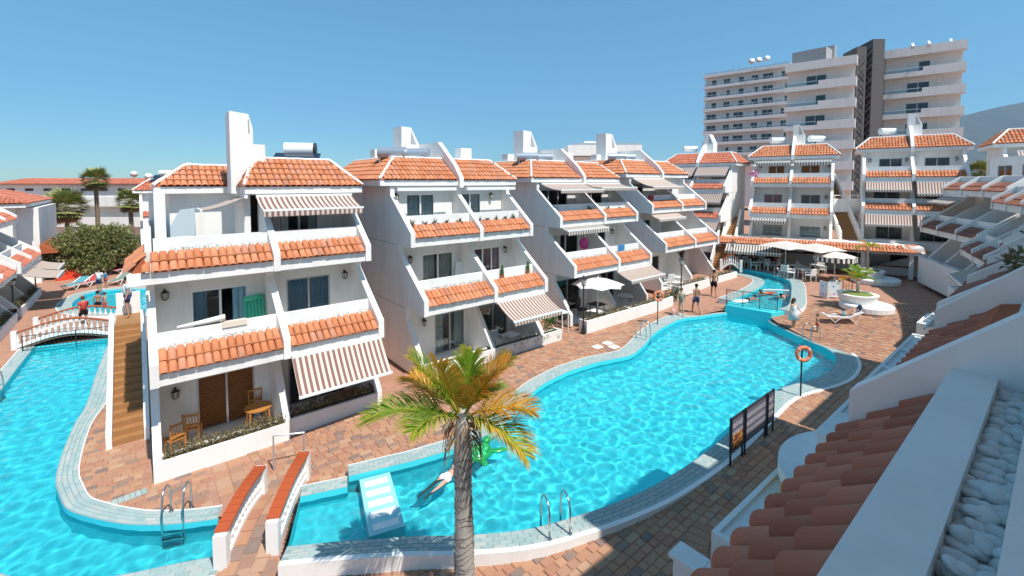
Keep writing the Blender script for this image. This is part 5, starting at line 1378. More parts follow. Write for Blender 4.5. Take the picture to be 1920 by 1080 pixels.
board('slim notice board, rightmost of the three by the pool', 'sign', 'notice_board', (14.46,5.55), (14.92,5.55), .3, .38, 1.32, M['rows'], 'notice boards at the pool edge')
m = mat('food picture', (.5,.35,.2), .5); t = NT(m); v = t.n('ShaderNodeTexVoronoi'); v.inputs['Scale'].default_value = 11; t.l(t.coord('Object'), v.inputs['Vector']); t.col(t.ramp(v.outputs['Distance'], [(0,(.75,.62,.45)), (.3,(.6,.25,.05)), (.6,(.16,.05,.02)), (1,(.05,.03,.03))]))
mb = MB(); mb.box(12.2, 5.520, .74, 12.80, 5.5305, 1.14); nb = bpy.data.objects['notice_board']; o = mb.build('food_picture', m, nb); o.location = -Vector(nb.location)
for k, (a, b) in enumerate(((1537,1552),(1553,1576))):
    p0, p1 = at_z(a, 557+3*k, .82), at_z(b, 562-1*k, .82); board(['narrow ice cream picture board on the left','wide ice cream picture board in front of the parasol'][k], 'sign', 'picture_board', (p0.x,p0.y), (p1.x,p1.y), .82, .12, 1.05, M['blobs'], 'ice cream picture boards', 'white')
p0, p1 = at_z(1580, 558, .82), at_z(1597, 556, .82); r = thing('scroll_stand', 'dark scroll work stand beside the picture boards', 'stand', (p0.x,p0.y,.82), math.atan2(p1.y-p0.y, p1.x-p0.x)); L = (p1-p0).length; mb = MB()
for x in (0, L): mb.tube([(x,0,0),(x,0,1.05)], .025, 6)
mb.build('frame', M['brown'], r)
for z in (.3,.55,.8): mb = MB(); mb.torus((L/2,0,z), (1,0,0), (0,0,1), .13, .02, 14, 5); mb.build('ring', M['wood'], r); mb = MB(); mb.tube([(0,0,z-.12),(L,0,z-.12)], .015, 5); mb.build('bar', M['brown'], r)

# ------------------------------------------------------------------ pool ladders, life rings, lamp posts, railings
def ladder(label, p, d, z, w=.5, big=1.0):
    d = Vector((d[0], d[1], 0)).normalized(); r = thing('pool_ladder', label, 'pool ladder', (p[0], p[1], z), math.atan2(d.y, d.x), 'steel pool ladders')
    for s in (-1, 1):
        y = s*w/2; t_ = MB(); arc = [(-.42,y,0),(-.42,y,.42)]+[(-.17-.25*math.cos(a), y, .48+.30*math.sin(a)) for a in [math.pi*k/8 for k in range(1, 8)]]+[(.10,y,.30),(.10,y,-1.0)]
        t_.tube(arc, .024, 8); t_.build('rail', M['steel'], r, smooth=True); f = MB(); f.lathe([(.06,0),(.05,.02)], (-.42,y,0), 10); f.build('foot_plate', M['steel'], r)
    for k in range(3): t_ = MB(); t_.box(.06,-w/2,-.25-.27*k,.15,w/2,-.22-.27*k); t_.build('step', M['steel'], r)
    return r
ladder('steel pool ladder at the near edge right of the big palm', (6.93,7.08), (.37,.93), .345, .48)
ladder('steel pool ladder at the far edge near the standing life ring', (19.0,12.9), (.2,-.95), .345)
ladder('steel pool ladder beside the stone lip at the right end', (24.75,7.75), (-.9,.5), .345)
ladder('steel pool ladder on the curved bank left of the foreground bridge', (.35,12.98), (-.35,-.9), .05, .42)
ladder('steel pool ladder at the left edge of the picture', (-4.52,25.6), (1,0), .05, .6)
ladder('small steel ladder in the channel by the restaurant chairs', tuple(at_z(1463,521,.87).xy), (-.5,-.6), .87, .4)
def life_ring(label, p, z, h, ang):
    r = thing('life_ring_post', label, 'life ring', (p[0], p[1], z), ang, 'orange life rings on posts'); q = MB(); q.tube([(0,0,-.02),(0,0,h+.25)], .028, 8); q.build('post', M['black'], r); b = MB(); b.lathe([(.09,0),(.08,.03),(.04,.05)], (0,0,0), 10); b.build('base', M['black'], r)
    t_ = MB(); t_.torus((0,-.09,h), (1,0,0), (0,0,1), .235, .065, 26, 10); g = t_.build('ring', M['orange'], r, smooth=True)
    for k in range(4): w = math.pi/4+k*math.pi/2; b = MB(); b.torus((.235*math.cos(w),-.09,h+.235*math.sin(w)), (math.cos(w),0,math.sin(w)), (0,1,0), .068, .014, 12, 5); b.v = [tuple(Vector(v)) for v in b.v]; b.build('band', M['plwhite'], g)
    return r
life_ring('orange life ring on a black post at the near right curve of the pool', (18.08,5.84), .3, 1.62, R(70)-R(90)+R(-20)); life_ring('orange life ring on a black post in front of the third block hedge', (21.4,13.84), .3, 1.6, RA)
def lamp_post(label, p, z, h):
    r = thing('lamp_post', label, 'lamp post', (p[0], p[1], z), 0, 'black lamp posts'); q = MB(); q.lathe([(.13,0),(.12,.1),(.07,.35),(.04,.5),(.035,h-.45)], (0,0,0), 10); q.build('pole', M['black'], r)
    g = MB(); g.lathe([(.10,h-.42),(.16,h-.12)], (0,0,0), 6); g.build('lamp_glass', M['lampglass'], r); c = MB(); c.lathe([(.2,h-.12),(.12,h-.03),(.03,h+.02),(.015,h+.1)], (0,0,0), 6); c.lathe([(.11,h-.45),(.11,h-.41)], (0,0,0), 6); c.build('lamp_cap', M['black'], r); return r
lamp_post('black lamp post at the left corner of the third block planter', (17.15,15.35), .35, 2.9); lamp_post('black lamp post between the third and fourth block', (26.2,15.3), .55, 2.7)
lamp_post('black lamp post behind the left row hedge nearest the footbridge', (-6.25,40.1), 0, 2.2); lamp_post('black lamp post farther along the left row', (-6.1,46.4), 0, 2.2); p = at_z(1738, 528, .9); lamp_post('black lamp post in the shade at the end of the right row', (p.x,p.y), .9, 1.2)
lamp_post('black lamp post beside the small stair bridge at the channel end', tuple(at_z(1373,507,.9).xy), .9, 2.4)
def railing(name, label, p0, p1, h, n, m, rail_r=.018, bal_r=.008, group=None, cat='railing'):
    p0, p1 = Vector(p0), Vector(p1); r = thing(name, label, cat, p0, 0, group); d = p1-p0
    for z in (h, .08): t_ = MB(); t_.tube([Vector((0,0,z)), d+Vector((0,0,z))], rail_r, 6); t_.build('rail', M[m], r)
    mb = MB(); mb.tube([(0,0,.08),(0,0,h)], bal_r, 5); me = mb.mesh('baluster', M[m]); mb = MB(); mb.tube([(0,0,-.05),(0,0,h+.03)], rail_r*1.3, 6); mp = mb.mesh('post', M[m])
    for k in range(n+1):
        q = d*(k/n); link('post' if k % 12 == 0 or k == n else 'baluster', mp if k % 12 == 0 or k == n else me, r, q)
    return r
railing('iron_railing', 'black iron railing along the pool wall in front of the channel', at_z(1362,571,.8), at_z(1457,584,.8), .9, 36, 'black')
# arched footbridge far left
def arched_bridge(label, p0, p1, width, rise, h, nb, cap):
    p0, p1 = Vector(p0), Vector(p1); d = p1-p0; L = d.length; r = thing('footbridge', label, 'bridge', p0, math.atan2(d.y, d.x)); N_ = 12; zf = lambda x: rise*math.sin(math.pi*x/L)**1.2 if 0 < x < L else 0
    dk = MB()
    for i in range(N_): a, b = L*i/N_, L*(i+1)/N_; dk.add([(a,0,zf(a)-.12),(b,0,zf(b)-.12),(b,width,zf(b)-.12),(a,width,zf(a)-.12),(a,0,zf(a)+.02),(b,0,zf(b)+.02),(b,width,zf(b)+.02),(a,width,zf(a)+.02)], [(4,5,6,7),(0,1,5,4),(2,3,7,6),(0,3,2,1)], 0)
    dk.build('deck', M['mortar'], r)
    for y in (0, width):
        c = MB()
        for i in range(N_): a, b = L*i/N_, L*(i+1)/N_; c.add([(a,y-.08,zf(a)+h),(b,y-.08,zf(b)+h),(b,y+.08,zf(b)+h),(a,y+.08,zf(a)+h),(a,y-.09,zf(a)+h+.06),(b,y-.09,zf(b)+h+.06),(b,y+.09,zf(b)+h+.06),(a,y+.09,zf(a)+h+.06)], [(4,5,6,7),(0,1,5,4),(2,3,7,6),(0,3,2,1)])
        c.build('coping', M[cap], r); c = MB()
        for i in range(N_): a, b = L*i/N_, L*(i+1)/N_; c.add([(a,y-.06,zf(a)),(b,y-.06,zf(b)),(b,y+.06,zf(b)),(a,y+.06,zf(a)),(a,y-.06,zf(a)+.14),(b,y-.06,zf(b)+.14),(b,y+.06,zf(b)+.14),(a,y+.06,zf(a)+.14)], [(4,5,6,7),(0,1,5,4),(2,3,7,6),(0,3,2,1)])
        c.build('plinth', M['white2'], r)
        mb = MB(); mb.lathe([(.05,.14),(.035,.2),(.065,.32),(.03,.5),(.05,h)], (0,0,0), 8); me = mb.mesh('baluster', M['white2'])
        for k in range(nb): x = L*(k+.5)/nb; link('baluster', me, r, (x, y, zf(x)))
        for x in (0, L): q = MB(); q.box(x-.1,y-.1,-.1,x+.1,y+.1,h+.12); q.build('end_post', M['white2'], r)
    return r
arched_bridge('arched white footbridge with balusters over the long left pool', (-4.95,31.6,.05), (-1.2,31.0,.05), 2.6, .42, .72, 17, 'tile_base')
railing('iron_railing', 'black iron railing in front of the arched footbridge', (-4.6,30.9,.0), (-1.5,30.35,.0), .75, 20, 'black')
p0, p1 = at_z(1352,506,.9), at_z(1389,508,.9)
arched_bridge('small white stair bridge with terracotta copings at the channel end', (p0.x,p0.y,.9), (p1.x,p1.y,.9), 2.2, .5, .75, 9, 'terracap')
# foreground bridge: angled walk between two white parapets with glazed tile copings
FB_ = thing('walkway_bridge', 'paved walkway between two white parapets with glazed terracotta copings in the foreground', 'bridge', (1.05,10.85,0), math.atan2(.874,.486))
def parapet(x0, y, L, h=.74):
    N_ = 10; hz_ = lambda f: h+.10*math.sin(math.pi*min(1, f*1.05))
    base = lambda f: .18*math.sin(math.pi*f)
    mb = MB(); me = None
    for k in range(N_):
        a, b = x0+L*k/N_, x0+L*(k+1)/N_; za, zb_ = hz_(k/N_), hz_((k+1)/N_); c = MB(); w = .135
        c.add([(a+.006,y-w,za),(b-.006,y-w,zb_),(b-.006,y+w,zb_),(a+.006,y+w,za),(a+.006,y-w,za+.05),(b-.006,y-w,zb_+.05),(b-.006,y+w,zb_+.05),(a+.006,y+w,za+.05)], [(4,5,6,7),(0,1,5,4),(2,3,7,6),(0,3,2,1),(0,4,7,3),(1,2,6,5)]); c.build('coping_tile', M['terracap'], FB_)
    c = MB()
    for k in range(N_):
        a, b = x0+L*k/N_, x0+L*(k+1)/N_; f0, f1 = k/N_, (k+1)/N_
        for (lo0, lo1, hi0, hi1) in ((base(f0)-.05, base(f1)-.05, base(f0)+.12, base(f1)+.12), (hz_(f0)-.09, hz_(f1)-.09, hz_(f0)-.003, hz_(f1)-.003)):
            c.add([(a,y-.08,lo0),(b,y-.08,lo1),(b,y+.08,lo1),(a,y+.08,lo0),(a,y-.08,hi0),(b,y-.08,hi1),(b,y+.08,hi1),(a,y+.08,hi0)], [(4,5,6,7),(0,1,5,4),(2,3,7,6),(0,3,2,1)])
    c.build('parapet_beam', M['white2'], FB_)
    for x in (x0, x0+L): q = MB(); q.box(x-.10,y-.125,-.3,x+.10,y+.125,hz_(0 if x == x0 else 1)-.004); q.build('end_post', M['white2'], FB_)
    q = MB(); q.lathe([(.055,.0),(.04,.05),(.075,.2),(.03,.42),(.055,.62)], (0,0,0), 8); me = q.mesh('baluster', M['white2'])
    for k in range(12): f = (k+.5)/12; o = link('baluster', me, FB_, (x0+L*f, y, base(f)+.10)); o.scale = (1, 1, (hz_(f)-base(f)-.18)/.62)
parapet(0, 0, 2.2); parapet(.22, -.93, 2.45)
dk = MB()
for k in range(10):
    a, b = -.3+3.1*k/10, -.3+3.1*(k+1)/10; z = lambda x: .02+.17*math.sin(math.pi*max(0, min(1, x/2.3))); dk.add([(a,-.9,z(a)),(b,-.9,z(b)),(b,-.06,z(b)),(a,-.06,z(a)),(a,-.9,-.3),(b,-.9,-.3),(b,-.06,-.3),(a,-.06,-.3)], [(0,1,2,3),(0,4,5,1),(3,2,6,7)])
dk.build('deck', M['mortar'], FB_)
for i in range(9):
    for j in range(3):
        x = -.28+i*.34+(.12 if j % 2 else 0); y = -.88+j*.275; o = link('paver', PV, FB_, (x+.16, y+.135, z(x+.16)+.0), (0, -math.atan((z(x+.26)-z(x+.06))/.2), 0)); o.scale = (.325, .262, 1)
t_ = MB(); r = thing('handrail', 'grey steel handrail on the deck beside the foreground bridge', 'handrail', (3.35,13.5,.05)); t_.tube([(0,0,0),(0,0,.85),(-.75,.15,.95),(-.75,.15,0)], .028, 8); t_.build('rail', M['alu'], r)
# underwater slab with white stripes
r = thing('striped_pool_step', 'pale underwater step with five white stripes in the shallow end', 'pool step', (3.64,9.45,0), math.atan2(11.55-9.52, 4.18-3.64)); mb = MB(); mb.box(0,-.78,-.78,2.1,0,.212); mb.build('slab', mat('pale pool paint', (.30,.66,.72), .5), r).cycles.is_caustics_receiver = True
for k in range(5): mb = MB(); mb.box(.12+k*.40,-.68,.212,.33+k*.40,-.10,.220); mb.build('stripe', M['poolwhite'], r).cycles.is_caustics_receiver = True
# kerbs and pale slabs in the paving
for k, (x, y) in enumerate(((-.95,15.2),(-.55,15.0))): pass
for k, (px, py) in enumerate(((1120,651),(1139,644),(1151,651))):
    p = at_z(px, py, .3); mb = MB(); mb.box(-.22,-.2,0,.22,.2,.03); mb.build('pale_slab', M['white2'], ground, loc=(p.x,p.y,zg(p.x)))
for k in range(9): x, y = -1.12+k*.115, 14.72+k*.012; mb = MB(); mb.box(-.05,-.13,0,.05,.13,.035); mb.build('drain_tile', M['coping'], ground, loc=(x,y,0), rot=.1)
p = at_z(712, 860, .2); mb = MB(); mb.box(-.18,-.18,0,.18,.18,.03); mb.build('pale_slab', M['white2'], ground, loc=(p.x,p.y,zg(p.x)))
# stair at the left of block 1
ST = stair('outside_stair', 'brown tiled outside stair climbing along the left wall of the nearest block', (-.56,18.0,0), (-.56,22.1,2.75), .74, 16, wh=.42)
mb = MB(); mb.box(4.1,-.37,2.4,6.4,.37,2.75); mb.build('landing', M['step'], ST)
mb = MB(); mb.box(5.6,-.37,2.75,5.75,.37,3.6); mb.build('landing_wall', M['white'], ST)

# ------------------------------------------------------------------ people
for k, c in dict(skin_a=(.50,.27,.17), skin_b=(.42,.20,.12), skin_c=(.58,.34,.24)).items(): M[k] = mat('skin', c, .5, spec=.3)
for k, c in dict(hair_dark=(.03,.02,.015), hair_brown=(.12,.06,.03), hair_fair=(.35,.24,.12), c_navy=(.04,.06,.14), c_teal=(.10,.30,.34), c_white=(.75,.76,.76), c_red=(.5,.06,.06), c_greygreen=(.20,.24,.20), c_pale=(.55,.66,.70), c_black=(.02,.02,.025), c_blue=(.06,.22,.45)).items(): M[k] = cloth(k, c)
JR = dict(pel=.125, spi=.112, che=.135, nec=.052, hb=.072, ht=.085, sL=.062, sR=.062, eL=.042, eR=.042, wL=.028, wR=.028, hL=.032, hR=.032, pL=.092, pR=.092, kL=.058, kR=.058, aL=.036, aR=.036, tL=.030, tR=.030)
STAND = dict(pel=(0,0,.95), spi=(0,.0,1.12), che=(0,.01,1.30), nec=(0,0,1.46), hb=(0,.02,1.56), ht=(0,.025,1.66), sL=(-.17,0,1.39), sR=(.17,0,1.39), eL=(-.23,-.03,1.12), eR=(.23,-.03,1.12), wL=(-.25,.05,.88), wR=(.25,.05,.88), hL=(-.25,.08,.79), hR=(.25,.08,.79), pL=(-.09,0,.90), pR=(.09,0,.90), kL=(-.10,.03,.50), kR=(.10,.03,.50), aL=(-.10,-.02,.08), aR=(.10,-.02,.08), tL=(-.12,.13,.03), tR=(.12,.13,.03))
def pose(**kw): d = dict(STAND); d.update(kw); return d
WALK = pose(kL=(-.10,.16,.53), aL=(-.10,.22,.09), tL=(-.11,.37,.05), kR=(.10,-.03,.50), aR=(.10,-.28,.12), tR=(.11,-.15,.03), eL=(-.22,-.12,1.14), wL=(-.22,-.10,.90), hL=(-.21,-.07,.82), eR=(.22,.04,1.13), wR=(.20,.20,.95), hR=(.19,.27,.90))
SIT = pose(pel=(0,0,.50), spi=(0,-.02,.68), che=(0,-.01,.86), nec=(0,.0,1.02), hb=(0,.03,1.11), ht=(0,.04,1.21), sL=(-.17,0,.95), sR=(.17,0,.95), eL=(-.22,.05,.70), eR=(.22,.05,.70), wL=(-.18,.27,.66), wR=(.18,.27,.66), hL=(-.15,.35,.68), hR=(.15,.35,.68), pL=(-.09,.03,.49), pR=(.09,.03,.49), kL=(-.12,.44,.50), kR=(.12,.44,.50), aL=(-.12,.42,.08), aR=(.12,.42,.08), tL=(-.12,.56,.03), tR=(.12,.56,.03))
def lie(back=.0, knee=.0):   # along +y, head at -y
    return pose(pel=(0,0,.10), spi=(0,-.17,.13+.17*back), che=(0,-.36,.16+.36*back), nec=(0,-.52,.18+.5*back), hb=(0,-.62,.2+.58*back), ht=(0,-.72,.22+.64*back), sL=(-.17,-.44,.16+.42*back), sR=(.17,-.44,.16+.42*back), eL=(-.26,-.2,.12+.2*back), eR=(.26,-.2,.12+.2*back), wL=(-.22,.04,.12), wR=(.22,.04,.12), hL=(-.2,.12,.12), hR=(.2,.12,.12), pL=(-.09,.04,.1), pR=(.09,.04,.1), kL=(-.11,.45,.12+knee), kR=(.11,.46,.12+knee*.5), aL=(-.11,.86,.10), aR=(.12,.88,.10), tL=(-.13,.93,.2), tR=(.14,.95,.2))
SWIM = pose(pel=(0,0,0), spi=(0,.17,.02), che=(0,.36,.03), nec=(0,.50,.08), hb=(0,.60,.15), ht=(0,.68,.22), sL=(-.17,.44,.03), sR=(.17,.44,.03), eL=(-.26,.66,.0), eR=(.26,.66,.0), wL=(-.16,.88,.02), wR=(.16,.88,.02), hL=(-.12,.97,.02), hR=(.12,.97,.02), pL=(-.09,-.04,0), pR=(.09,-.04,0), kL=(-.13,-.46,-.06), kR=(.13,-.44,.02), aL=(-.12,-.86,-.12), aR=(.12,-.84,-.02), tL=(-.12,-1.0,-.16), tR=(.12,-.98,-.05))
BONES = [('pel','spi'),('spi','che'),('che','nec'),('nec','hb'),('hb','ht'),('che','sL'),('sL','eL'),('eL','wL'),('wL','hL'),('che','sR'),('sR','eR'),('eR','wR'),('wR','hR'),('pel','pL'),('pL','kL'),('kL','aL'),('aL','tL'),('pel','pR'),('pR','kR'),('kR','aR'),('aR','tR')]
def person(label, loc, rot, P, skin, wear, hair, h=1.72, long_hair=False, hat=None, group=None, tilt=None):
    r = thing('person', label, 'person', loc, rot, group); r.scale = (h/1.74,)*3
    if tilt: r.rotation_euler = (tilt[0], tilt[1], rot)
    names = list(JR); me = bpy.data.meshes.new('body'); me.from_pydata([P[n] for n in names], [(names.index(a), names.index(b)) for a, b in BONES], [])
    me.materials.append(M[skin]); o = link('body', me, r); sk = o.modifiers.new('skin', 'SKIN'); sk.use_smooth_shade = True
    for i, n in enumerate(names): v = me.skin_vertices[0].data[i]; v.radius = (JR[n], JR[n]*(.78 if n in ('pel','spi','che') else 1)); v.use_root = n == 'pel'
    o.modifiers.new('sub', 'SUBSURF').render_levels = 1
    V = lambda n: Vector(P[n])
    hd = MB(); c = V('hb').lerp(V('ht'), .55); d = (V('ht')-V('hb')).normalized()
    fwd = Vector((0,1,0)) if abs(d.y) < .8 else Vector((0,0,1 if P is SWIM else 1))
    hd.ball(tuple(c-fwd*.022+d*.035), (.098,.105,.100), 10, 7)
    if long_hair: hd.tube([c-fwd*.05+d*.02, c-fwd*.09-d*.12, c-fwd*.09-d*.30], [.09,.085,.05], 8)
    hd.build('hair', M[hair], r, smooth=True)
    if hat: q = MB(); q.lathe([(.17,0),(.105,.02),(.10,.10),(.06,.13)], tuple(c+d*.06), 14); q.build('hat', M[hat], r)
    f = MB(); f.ball(tuple(c+fwd*.098-d*.015), (.014,.018,.022), 6, 5); f.build('nose', M[skin], r, smooth=True)
    for what, m_ in wear:
        q = MB()
        if what in ('shorts', 'trunks'):
            e = .55 if what == 'shorts' else .3
            q.tube([V('pel').lerp(V('spi'), .45), V('pel'), V('pL').lerp(V('pR'), .5)-(V('spi')-V('pel'))*.25], [.135,.148,.13], 10)
            for s in 'LR': q.tube([V('p'+s).lerp(V('pel'), .3), V('p'+s), V('p'+s).lerp(V('k'+s), e)], [.10,.112,.095], 9)
        elif what == 'shirt':
            q.tube([V('pel').lerp(V('spi'), .1), V('spi'), V('che'), V('nec')-(V('nec')-V('che'))*.25], [.15,.142,.165,.10], 10)
            for s in 'LR': q.tube([V('che').lerp(V('s'+s), .6), V('s'+s), V('s'+s).lerp(V('e'+s), .6)], [.085,.085,.07], 8)
        elif what == 'suit':
            q.tube([V('pL').lerp(V('pR'), .5)-(V('spi')-V('pel'))*.3, V('pel'), V('spi'), V('che')+(V('che')-V('spi'))*.2], [.10,.142,.125,.140], 10)
        elif what == 'dress':
            q.tube([V('pL').lerp(V('kL'), .8).lerp(V('pR').lerp(V('kR'), .8), .5), V('pel'), V('spi'), V('che')+(V('che')-V('spi'))*.3], [.27,.17,.135,.145], 12)
        q.build({'suit': 'swimsuit', 'trunks': 'swim_trunks'}.get(what, what), M[m_], r, smooth=True)
    return r
AWAY = RA          # facing away from the camera; + pi faces it
p = at_z(1277, 592, .33); person('woman in a grey green swimsuit, leftmost of the three walking on the deck', p, AWAY+math.pi-.3, WALK, 'skin_c', [('suit','c_greygreen')], 'hair_brown', 1.63)
r = thing('float_bag', 'pink swimming float beside the woman in the grey green swimsuit', 'float', at_z(1262, 591, .33), .4); mb = MB(); mb.ball((0,0,.24), (.20,.10,.22), 12, 8); mb.build('float', mat('pale pink', (.75,.4,.42), .5), r, smooth=True)
p = at_z(1305, 588, .36); person('shirtless man in dark blue shorts walking away, middle of the three on the deck', p, AWAY+.2, WALK, 'skin_b', [('shorts','c_navy')], 'hair_dark', 1.76)
p = at_z(1338, 557, .62); person('shirtless man in black trunks in front of the fourth block planter', p, AWAY-.3, WALK, 'skin_b', [('shorts','c_black')], 'hair_dark', 1.78)
p = at_z(1487, 618, .36); person('long haired woman in a pale loose dress standing at the pool corner', p, AWAY+math.pi+.5, pose(eL=(-.25,.12,1.15), wL=(-.2,.28,1.02), hL=(-.17,.35,1.0)), 'skin_c', [('dress','c_pale')], 'hair_brown', 1.66, long_hair=True)
p = at_z(1532, 628, .33); person('small child standing bare chested by the steel ladder', p, AWAY+math.pi+1.2, pose(), 'skin_a', [('trunks','c_red')], 'hair_brown', 1.08)
# sun lounger with a sunbather
def lounger(label, loc, rot, m, group=None, s=1.0, towel=None, name='sun_lounger'):
    r = thing(name, label, 'sun lounger', loc, rot, group); r.scale = (s,)*3
    for y0, y1, z0, z1 in ((-.1,.95,.33,.33), (-.75,-.1,.62,.33)):
        for k in range(6 if y0 > -.5 else 5):
            n = 6 if y0 > -.5 else 5; a = y0+(y1-y0)*k/n; b = y0+(y1-y0)*(k+.8)/n; za = z0+(z1-z0)*k/n; zb_ = z0+(z1-z0)*(k+.8)/n
            q = MB(); q.add([(-.3,a,za),(.3,a,za),(.3,b,zb_),(-.3,b,zb_),(-.3,a,za-.025),(.3,a,za-.025),(.3,b,zb_-.025),(-.3,b,zb_-.025)], [(0,1,2,3),(7,6,5,4),(0,4,5,1),(1,5,6,2),(2,6,7,3),(3,7,4,0)]); q.build('slat', M[m], r)
    for x in (-.33, .33):
        q = MB(); q.tube([(x,.95,.32),(x,-.1,.32),(x,-.75,.61)], .022, 6); q.build('side_rail', M[m], r); q = MB(); q.tube([(x,.85,.31),(x,.55,.02),(x,.25,.30),(x,-.1,.30),(x,-.42,.02),(x,-.62,.50)], .022, 6); q.build('leg', M[m], r)
    if towel: q = MB(); q.box(-.26,-.08,.335,.26,.9,.35); q.add([(-.26,-.1,.35),(.26,-.1,.35),(.26,-.74,.635),(-.26,-.74,.635)], [(0,1,2,3)]); q.build('towel', M[towel], r)
    return r
p = at_z(1582, 603, .70); pr_ = RA+R(78); lounger('white sun lounger carrying a sunbather beside the grass planter', p, pr_, 'plwhite')
person('sunbather in turquoise trunks with a dark cap lying on the white lounger', p+Vector((0,0,.30)), pr_, lie(.42, .12), 'skin_a', [('trunks','c_teal')], 'hair_dark', 1.72, hat='c_navy')
# bathers
def bather(label, px, py, zw, P, skin, wear, hair, h=1.7, dz=-.95, rot=0, **kw):
    p = at_z(px, py, zw); return person(label, (p.x, p.y, zw+dz), rot, P, skin, wear, hair, h, **kw)
bather('swimmer on a white float ring closest to the iron railing', 1402, 563, .74, SWIM, 'skin_b', [('trunks','c_black')], 'hair_dark', 1.6, 0.02, RA-1.2)
mb = MB(); p = at_z(1388, 566, .74); r = thing('white_float', 'white inflatable float next to the iron railing in the channel', 'float', (p.x,p.y,.76), RA-1.2); mb.ball((0,0,.03), (.32,.62,.10), 14, 8); mb.build('float', M['plwhite'], r, smooth=True)
bather('swimmer lying on the water in the middle of the channel', 1440, 551, .74, SWIM, 'skin_b', [('trunks','c_red')], 'hair_brown', 1.7, .04, RA+1.9); bather('swimmer at the right wall of the channel', 1470, 556, .74, SWIM, 'skin_a', [('trunks','c_navy')], 'hair_dark', 1.6, .02, RA+2.3)
mb = MB(); p = at_z(1455, 546, .74); r = thing('pool_noodle', 'white foam noodle floating beside the channel swimmers', 'float', (p.x,p.y,.80), RA); mb.tube([(-.8,.1,0),(0,0,.02),(.8,-.12,0)], .05, 8); mb.build('noodle', M['plwhite'], r)
bather('dark haired bather standing in the far pool', 184, 572, -.1, pose(), 'skin_b', [('trunks','c_black')], 'hair_dark', 1.7, -.75, AWAY+.4); bather('bather in red trunks standing in the far pool', 197, 574, -.1, pose(), 'skin_a', [('trunks','c_red')], 'hair_brown', 1.66, -.72, AWAY-.7)
bather('lone swimmer at the right side of the far pool', 252, 545, -.1, SWIM, 'skin_b', [('trunks','c_navy')], 'hair_dark', 1.7, .0, 1.0)
p = at_z(187, 549, .05); person('man in a white shirt and dark shorts standing at the rim of the far pool', p, AWAY+math.pi, pose(), 'skin_a', [('shirt','c_white'),('shorts','c_navy')], 'hair_dark', 1.78)
p = at_z(199, 540, .05); person('child in blue shirt and red shorts beside the man in the white shirt', p, AWAY+2.6, pose(), 'skin_a', [('shirt','c_blue'),('shorts','c_red')], 'hair_brown', 1.35)
person('person in red crossing the arched white footbridge', (-2.6, 32.7, .35), AWAY+1.2, WALK, 'skin_a', [('shirt','c_red'),('shorts','c_black')], 'hair_brown', 1.66)
person('person in a pale shirt at the top of the outside stair', (-.56, 23.0, 2.75), R(90), pose(), 'skin_a', [('shirt','c_pale'),('shorts','c_navy')], 'hair_dark', 1.6)
p = at_z(1413, 506, .93); person('diner in dark clothes seated at the left restaurant table', p, R(20)+math.pi, SIT, 'skin_a', [('shirt','c_black'),('shorts','c_navy')], 'hair_dark', 1.7); p = at_z(1455, 505, .93); person('diner in a red shirt seated near the right restaurant parasol', p, R(170)+math.pi, SIT, 'skin_a', [('shirt','c_red'),('shorts','c_black')], 'hair_brown', 1.7)
# turtle float and its swimmer
tp = at_z(897, 850, .17); TF = thing('turtle_float', 'green inflatable turtle float on the near pool', 'float', (tp.x, tp.y, .19), math.atan2(at_z(912, 832, .17).y-tp.y, at_z(912, 832, .17).x-tp.x))
m = mat('turtle vinyl', (.02,.35,.10), .25); t = NT(m); v = t.n('ShaderNodeTexVoronoi'); v.feature = 'DISTANCE_TO_EDGE'; v.inputs['Scale'].default_value = 4.5; t.l(t.coord('Object'), v.inputs['Vector']); t.col(t.mix(t.math('LESS_THAN', v.outputs[0], .09), (.05,.48,.16), (.01,.20,.06))); M['turtle'] = m; M['turtle2'] = mat('turtle skin vinyl', (.015,.30,.07), .25)
mb = MB(); mb.ball((0,0,.03), (.40,.33,.16), 18, 10); mb.build('shell', M['turtle'], TF, smooth=True); mb = MB(); mb.torus((0,0,.02), (1,0,0), (0,.84,0), .38, .07, 26, 8); mb.v = [(a, b*.86, c) for a, b, c in mb.v]; mb.build('rim', M['turtle2'], TF, smooth=True)
mb = MB(); mb.ball((.55,0,.08), (.17,.12,.11), 12, 8); mb.build('head', M['turtle2'], TF, smooth=True)
for x, y, a in ((.30,-.48,-.9),(.30,.48,.9),(-.38,-.36,-2.3),(-.38,.36,2.3)):
    q = MB(); q.ball((0,0,0), (.30 if x > 0 else .18,.11,.05), 12, 6); q.build('flipper', M['turtle2'], TF, smooth=True, loc=(x,y,.02), rot=a)
sp = at_z(838, 897, .12); person('pale swimmer in white trunks stretched out behind the turtle float', (sp.x, sp.y, .14), math.atan2((tp-sp).y, (tp-sp).x)-R(90), SWIM, 'skin_c', [('trunks','c_white')], 'hair_fair', 1.66)

